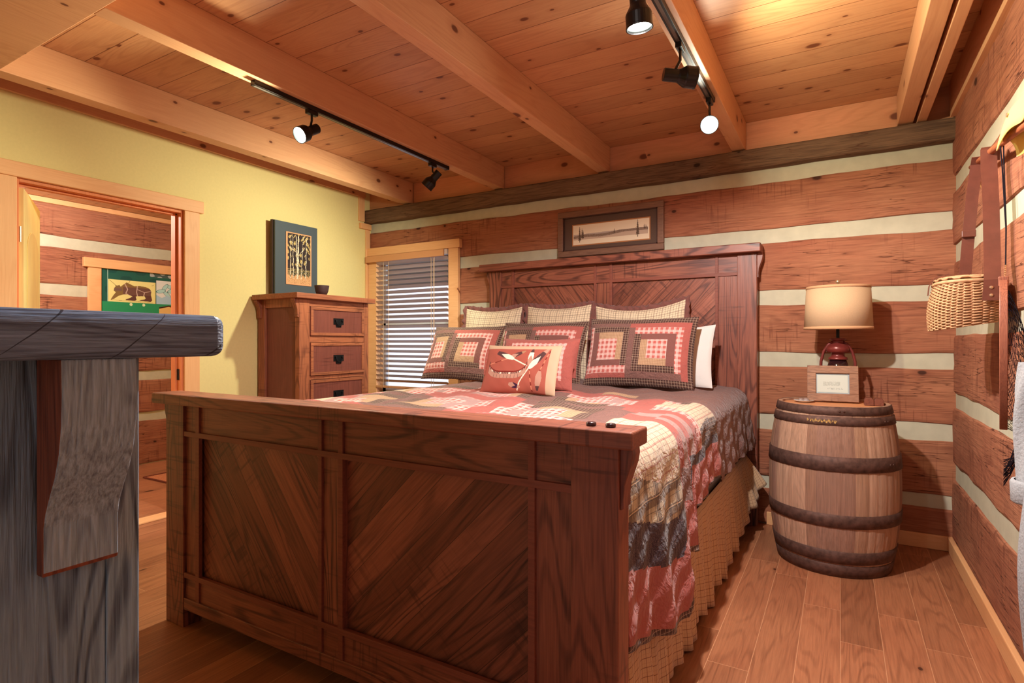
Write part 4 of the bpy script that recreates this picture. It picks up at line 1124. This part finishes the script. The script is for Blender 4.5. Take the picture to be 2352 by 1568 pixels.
# ceiling lamp just behind the picture's top edge (lights the boards above the right side)
cl = thing('uplight', 'small brass uplight on the log wall near the ceiling', 'lamp', (XR-.02, 1.80, 2.35))
obj('wall_plate', MB().box(XR-.016, XR-.003, 1.75, 1.85, 2.25, 2.40), M['brass'], cl, bevel=.003)
obj('arm', MB().tube([(XR-.012, 1.80, 2.30), (XR-.08, 1.80, 2.28), (XR-.14, 1.80, 2.33)], .008, 8), M['brass'], cl)
obj('cup', MB().lathe([(0, 2.33), (.05, 2.335), (.075, 2.40), (.078, 2.45), (.072, 2.45), (.068, 2.405), (.045, 2.345), (0, 2.34)], 32, Matrix.Translation((XR-.15, 1.80, 0)), cap=False), M['brass'], cl, smooth=True)
def plight(name, loc, energy, color, size, parent=None):
    L = bpy.data.lights.new(name, 'POINT'); L.energy = energy; L.color = color; L.shadow_soft_size = size
    o = bpy.data.objects.new(name, L); COL.objects.link(o); o.location = loc
    if parent: o.parent = parent; o.location = Vector(loc)-parent.location
    return o
plight('uplight_glow', (XR-.15, 1.80, 2.40), 25, (1, .88, .44), .02, cl)
# unseen lamp added to brighten the hall
hl = thing('hall_fill_lamp', 'added round flush ceiling lamp, out of view, brightening the hall', 'lamp', (-5.2, 1.7, 2.56))
obj('glass_bowl', MB().lathe([(.12, 2.558), (.13, 2.54), (.11, 2.50), (.06, 2.475), (0, 2.47)], 32, Matrix.Translation((-5.2, 1.7, 0)), cap=False), emit('hall_fill_bowl', (255, 236, 210), 4.), hl, smooth=True)
plight('hall_fill', (-5.2, 1.7, 2.40), 70, (1, .93, .86), .08, hl)

# ------------------------------------------------------------------ things hanging on the log wall
# peg rod
hr = thing('hanging_rod', 'rough wooden rod on brackets high on the log wall', 'rod', (.53, 2.75, 2.0))
b = MB().tube([(.515, 3.27, 2.055), (.52, 2.9, 2.02), (.52, 2.4, 1.965), (.52, 2.1, 1.94)], [.010, .013, .014, .013], 10); obj('rod', b, wood('rod_wood', (160, 90, 56), (110, 54, 34), 'Y', 'X'), hr, smooth=True)
for y in (3.17, 2.2):
    b = MB().prism([(XR-.004, 2.03), (XR-.004, 1.90), (XR-.03, 1.895), (.51, 1.99), (.50, 2.03)] if y > 3 else [(XR-.004, 1.98), (XR-.004, 1.86), (XR-.03, 1.855), (.51, 1.92), (.50, 1.945)], 'Y', y-.022, y+.022)
    obj('bracket', b, M['trim'], hr, bevel=.003)
# wicker creel
cr_ = thing('fishing_creel', 'wicker fishing creel basket hanging by leather straps on the log wall', 'basket', (.46, 3.0, 1.31))
def creel_pt(a, v, grow=0.):
    """a: 0..2pi around (y long axis), v: 0 bottom..1 top"""
    hx = .118+.012*sin(PI*v)-.02*v; hy = .165+.02*sin(PI*v)
    ca, sa = cos(a), sin(a)
    ex = math.copysign(abs(ca)**.75, ca); ey = math.copysign(abs(sa)**.75, sa)
    x = .452+(hx+grow)*ex
    if ex > 0: x = min(x, .572)
    y = 3.0+(hy+grow)*ey
    z = 1.325+.182*v-.03*(.5-.5*ex)*(1-v)*0
    z += (-.02*(1-v))*ex*-1
    x += -.02*(1-v)*.0
    return Vector((x, y, z))
b = MB(); na = 120; nr = 34; vs = []; fs = []
# woven strands: rings that weave in and out
for k in range(nr):
    v = (k+.5)/nr
    pts = []
    for i in range(na+1):
        a = 2*PI*i/na
        gr_ = .0035*(1 if (i//3+k) % 2 else -1)
        pts.append(creel_pt(a, v, gr_))
    b.tube(pts, .0031, 5, cap=False)
obj('weave', b, M['wicker'], cr_, smooth=True)
b = MB(); b.grid(lambda u, v: creel_pt(2*PI*u, v, -.005), 60, 6); 
ctr = [creel_pt(2*PI*i/60, 0, -.004) for i in range(60)]
b.add(ctr, [tuple(range(60))])
obj('basket_body', b, M['wickerd'], cr_)
b = MB()
for i in range(40):
    a = 2*PI*i/40; b.tube([creel_pt(a, v/6, -.001) for v in range(7)], .003, 5)
obj('ribs', b, M['wicker'], cr_, smooth=True)
# domed lid
def lid(u, v):
    a = 2*PI*u; p = creel_pt(a, 1, .004-.1*v*0); c = Vector((.46, 3.0, 1.545))
    q_ = p.lerp(c, v); q_.z = 1.518+.012*(1-(1-v)**2)
    return q_
b = MB()
for k in range(14):
    pts = [lid(i/80, k/15)+Vector((0, 0, .0025*(1 if (i//3+k) % 2 else -1))) for i in range(81)]
    b.tube(pts, .0046, 5, cap=False)
b.grid(lambda u, v: lid(u, v*.99)-Vector((0, 0, .003)), 40, 8)
obj('lid', b, M['wicker'], cr_, smooth=True)
b = MB().tube([creel_pt(2*PI*i/80, 1, .006)+Vector((0, 0, -.004)) for i in range(81)], .0075, 8, cap=False); obj('rim', b, M['wicker'], cr_, smooth=True)
# leather latch on the front (room side)
b = MB().ribbon([(.40, 3.02, 1.55), (.352, 3.02, 1.535), (.332, 3.02, 1.50), (.328, 3.02, 1.46)], (0, 1, 0), .022, .003); obj('latch_strap', b, M['leather'], cr_)
# shoulder strap over the rod
b = MB().ribbon([(.50, 2.800, 1.42), (.505, 2.800, 1.50), (.512, 2.845, 1.62), (.515, 2.88, 1.80), (.512, 2.90, 1.97), (.512, 2.905, 2.03), (.52, 2.93, 2.045), (.532, 2.96, 2.04), (.535, 2.98, 2.0)], (1, .0, 0), .052, .003)
sp_ = obj('shoulder_strap', b, M['leather'], cr_)
b = MB().ribbon([(.512, 3.10, 2.055), (.512, 3.13, 2.03), (.50, 3.15, 1.90), (.488, 3.16, 1.72), (.478, 3.172, 1.55), (.475, 3.176, 1.50)], (1, 0, 0), .044, .003); obj('shoulder_strap', b, M['leather'], cr_)
b = MB()
for z in (1.44, 1.47): b.lathe([(0, .004), (.005, .003), (.0065, 0)], 10, Matrix.Translation((.502, 2.7985, z)) @ Matrix.Rotation(PI/2, 4, 'X'), cap=False)
obj('rivet', b, M['brass'], sp_)
b = MB().box(.462, .512, 3.14, 3.156, 1.72, 1.75); obj('buckle', b, M['leather'], cr_, bevel=.003)
# landing net
ln = thing('landing_net', 'wooden landing net with black mesh hanging edge-on beside the creel', 'fishing net', (.495, 2.58, .8))
th = math.atan(.19)
def netp(r, z, k=0.): return Vector((.4955+sin(th)*r+cos(th)*k, 2.58+cos(th)*r-sin(th)*k, z))
hoopz = [(.0, 1.475)]
pts = []
for i in range(49):
    a = 2*PI*i/48; rr = .115*sin(a); z = 1.10+.165*cos(a)
    pts.append(netp(rr, z-.0))
def oval(a): return netp(.125*sin(a)*(1-.25*cos(a)), 1.215+.255*cos(a)*-1)
b = MB(); vs = []; n = 72
for i in range(n):
    a = 2*PI*i/n; p = oval(a); ctr_ = netp(0, 1.215); o = (p-ctr_).normalized(); kk = Vector((cos(th), -sin(th), 0))
    for s1, s2 in ((-1, -1), (1, -1), (1, 1), (-1, 1)): vs.append(p+o*(.008*s1)+kk*(.011*s2))
fs = [(4*i+k, 4*((i+1) % n)+k, 4*((i+1) % n)+(k+1) % 4, 4*i+(k+1) % 4) for i in range(n) for k in range(4)]
b.add(vs, fs); b.xf(Matrix.Identity(4))
hoop_o = obj('hoop', b, M['netwood'], ln, bevel=.002)
b = MB().box(-.014, .014, -.009, .009, 1.455, 1.49); b.xf(Matrix.Translation((.4955, 2.58, 0)) @ Matrix.Rotation(-th, 4, 'Z')); obj('handle', b, M['netwood'], ln, bevel=.003)
# mesh bag: strands as thin bars
b = MB(); rows, cols = 20, 28
def bag(i, j):
    a = 2*PI*i/cols; t = j/rows
    p = oval(a); tip = netp(.01, .815)
    q_ = p.lerp(tip, .72*t**3)
    q_.z = p.z+(.80+.035*cos(a)-p.z)*t
    k = .062*sin(PI*t)**.8+.012*sin(a*2+1)*t*(1-t)*4
    low = 0.
    return Vector((q_.x+cos(th)*k, q_.y-sin(th)*k, q_.z-low+.012*cos(a*3)*t))
for j in range(rows):
    for i in range(cols):
        b.tube([bag(i, j), bag(i+.5, j+1)], .0009, 4, cap=False); b.tube([bag(i+1, j), bag(i+.5, j+1)], .0009, 4, cap=False)
obj('mesh_bag', b, M['net'], ln)
b = MB().tube([(.505, 2.60, 1.53), (.512, 2.63, 1.66), (.515, 2.70, 1.90), (.515, 2.735, 2.01)], .0022, 6); b.tube([(.505, 2.60, 1.53), (.518, 2.66, 1.68), (.526, 2.73, 1.90), (.527, 2.745, 2.01)], .0022, 6)
b.tube([(.515, 2.735, 2.01), (.521, 2.74, 2.018), (.527, 2.745, 2.01)], .0022, 6)
obj('cord', b, M['net'], ln)
b = MB()
for k in range(6): b.lathe([(0, -.004), (.004, 0), (0, .004)], 8, Matrix.Translation((.502+.0006*k, 2.595+.0008*k, 1.492+.0075*k)), cap=False)
obj('chain', b, M['brass'], ln)
# yellow cloth over the rod
def ycl(u, v):
    y = 2.66-.55*u
    s_ = v*2-1
    zc = 1.985-.02*u
    x = .52+.028*sin(s_*PI/2)*(1+.3*sin(u*9))
    drop = abs(s_)**1.4*(.05 if s_ < 0 else .10)+.014*sin(u*14)*abs(s_)
    z = zc+.075*(1-(abs(s_))**2)*min(1, u*3.5+.1)+.0-drop*.6+.05*u
    return (x, y, z)
yc_ = obj('yellow_hat', MB().grid(ycl, 50, 16), M['ygold'], smooth=True, solid=.003)
tag(yc_, 'bright yellow cloth draped over the wooden rod on the log wall', 'cloth')
obj('button', MB().lathe([(0, .004), (.007, .003), (.008, 0)], 12, Matrix.Translation((.490, 2.50, 2.03)) @ Matrix.Rotation(-PI/2, 4, 'Y'), cap=False), M['brass'], yc_)
yc_.name = 'draped_cloth'
# bathrobe
ro = thing('bathrobe', 'pale grey terry bathrobe hanging at the edge of the log wall', 'robe', (.50, 2.1, .2))
def robe(u, v):
    a = 2*PI*u; z = 1.45-1.33*v
    t = min(1, v*3.4)
    ry = .05+.15*t+.012*sin(v*9); rx = .018+.040*t+.006*sin(v*11+1)
    k = .009*sin(a*7+v*3)*t+.004*sin(a*13)*t
    x = .583-rx-.012*t+(rx+k)*cos(a); y = 2.02+.02*t+(ry+k)*sin(a)
    return (min(x, .583), y, z)
b = MB().grid(robe, 90, 60, flip=True); obj('robe_body', b, M['robe'], ro, smooth=True)
def sleeve(u, v):
    a = 2*PI*u; z = 1.20-.42*v
    r_ = .052+.006*sin(v*6)+.012*v+.004*sin(a*5+v*9)
    return (.512+r_*cos(a)*.95, 2.24-.03*(1-v)+.02*sin(v*4)+r_*sin(a)*.9, z)
b = MB().grid(sleeve, 40, 40, flip=True); b.add([sleeve(i/40, 0) for i in range(40)], [tuple(range(40))]); obj('sleeve', b, M['robe'], ro, smooth=True)
b = MB().lathe([(.0, .80), (.064, .80), (.068, .805), (.070, .86), (.066, .868), (.06, .868)], 32, Matrix.Translation((.512, 2.225, -.02)), cap=False); obj('cuff', b, M['robe'], ro, smooth=True)

# ------------------------------------------------------------------ grey chest in the near left foreground
gc = thing('tall_chest', 'grey weathered tall chest with a thick top and curved corbel close to the viewer', 'chest', (-.85, -.1, 0))
XG = -.60
b = MB().box(-1.12, -.544, -.55, .354, 1.247, 1.2885); obj('top', b, M['grey_y'], gc, bevel=.011, seg=4)
b = MB().box(-1.08, XG-.012, -.5, .285, .08, 1.247); obj('carcass', b, M['grey_z'], gc)
obj('post', MB().box(XG-.055, XG, .268, .297, 0, 1.247), M['grey_z'], gc, bevel=.0015)
obj('post', MB().box(XG-.055, XG, -.52, -.44, 0, 1.247), M['grey_z'], gc, bevel=.0015)
obj('stile', MB().box(XG-.02, XG-.0015, .17, .268, .08, 1.247), M['grey_z'], gc, bevel=.001)
obj('post', MB().box(-1.10, -1.05, .25, .297, 0, 1.247), M['grey_z'], gc, bevel=.0015)
cp = [(0, 0), (.046, 0), (.047, -.03), (.046, -.055), (.042, -.078), (.034, -.10), (.024, -.118), (.017, -.132), (.0135, -.145), (.0135, -.183), (.012, -.187), (0, -.187)]
cy0, cy1 = .214, .272
b = MB()
n = len(cp)
vs = [(XG+p, cy0, 1.247+z) for p, z in cp]+[(XG+p, cy1, 1.247+z) for p, z in cp]
fs = [tuple(range(n-1, -1, -1)), tuple(range(n, 2*n))]; ms = [1, 1]
for i in range(n):
    j = (i+1) % n; fs.append((i, j, j+n, i+n)); ms.append(1 if i >= n-3 else 0)
b.add(vs, fs, ms)
obj('corbel', b, [M['grey_c'], M['red_side']], gc, bevel=.0012)

# ------------------------------------------------------------------ light, camera, view
W = bpy.data.worlds.new('sky'); sc.world = W; W.use_nodes = True
nt = W.node_tree; bg = nt.nodes['Background']
bg.inputs[0].default_value = (.86, .88, 1., 1); bg.inputs[1].default_value = 1.25

cam = bpy.data.cameras.new('camera'); co = bpy.data.objects.new('camera', cam); COL.objects.link(co)
co.location = (0, 0, 1.262); co.rotation_euler = (PI/2, 0, math.atan(754/1295.))
cam.sensor_width = 36; cam.lens = 36*1295/2352.; cam.clip_start = .02
sc.camera = co
sc.view_settings.view_transform = 'Standard'; sc.view_settings.look = 'None'
sc.view_settings.gamma = 1; sc.view_settings.use_curve_mapping = False
sc.view_settings.exposure = .33
sc.cycles.use_denoising = True
sc.cycles.max_bounces = 8
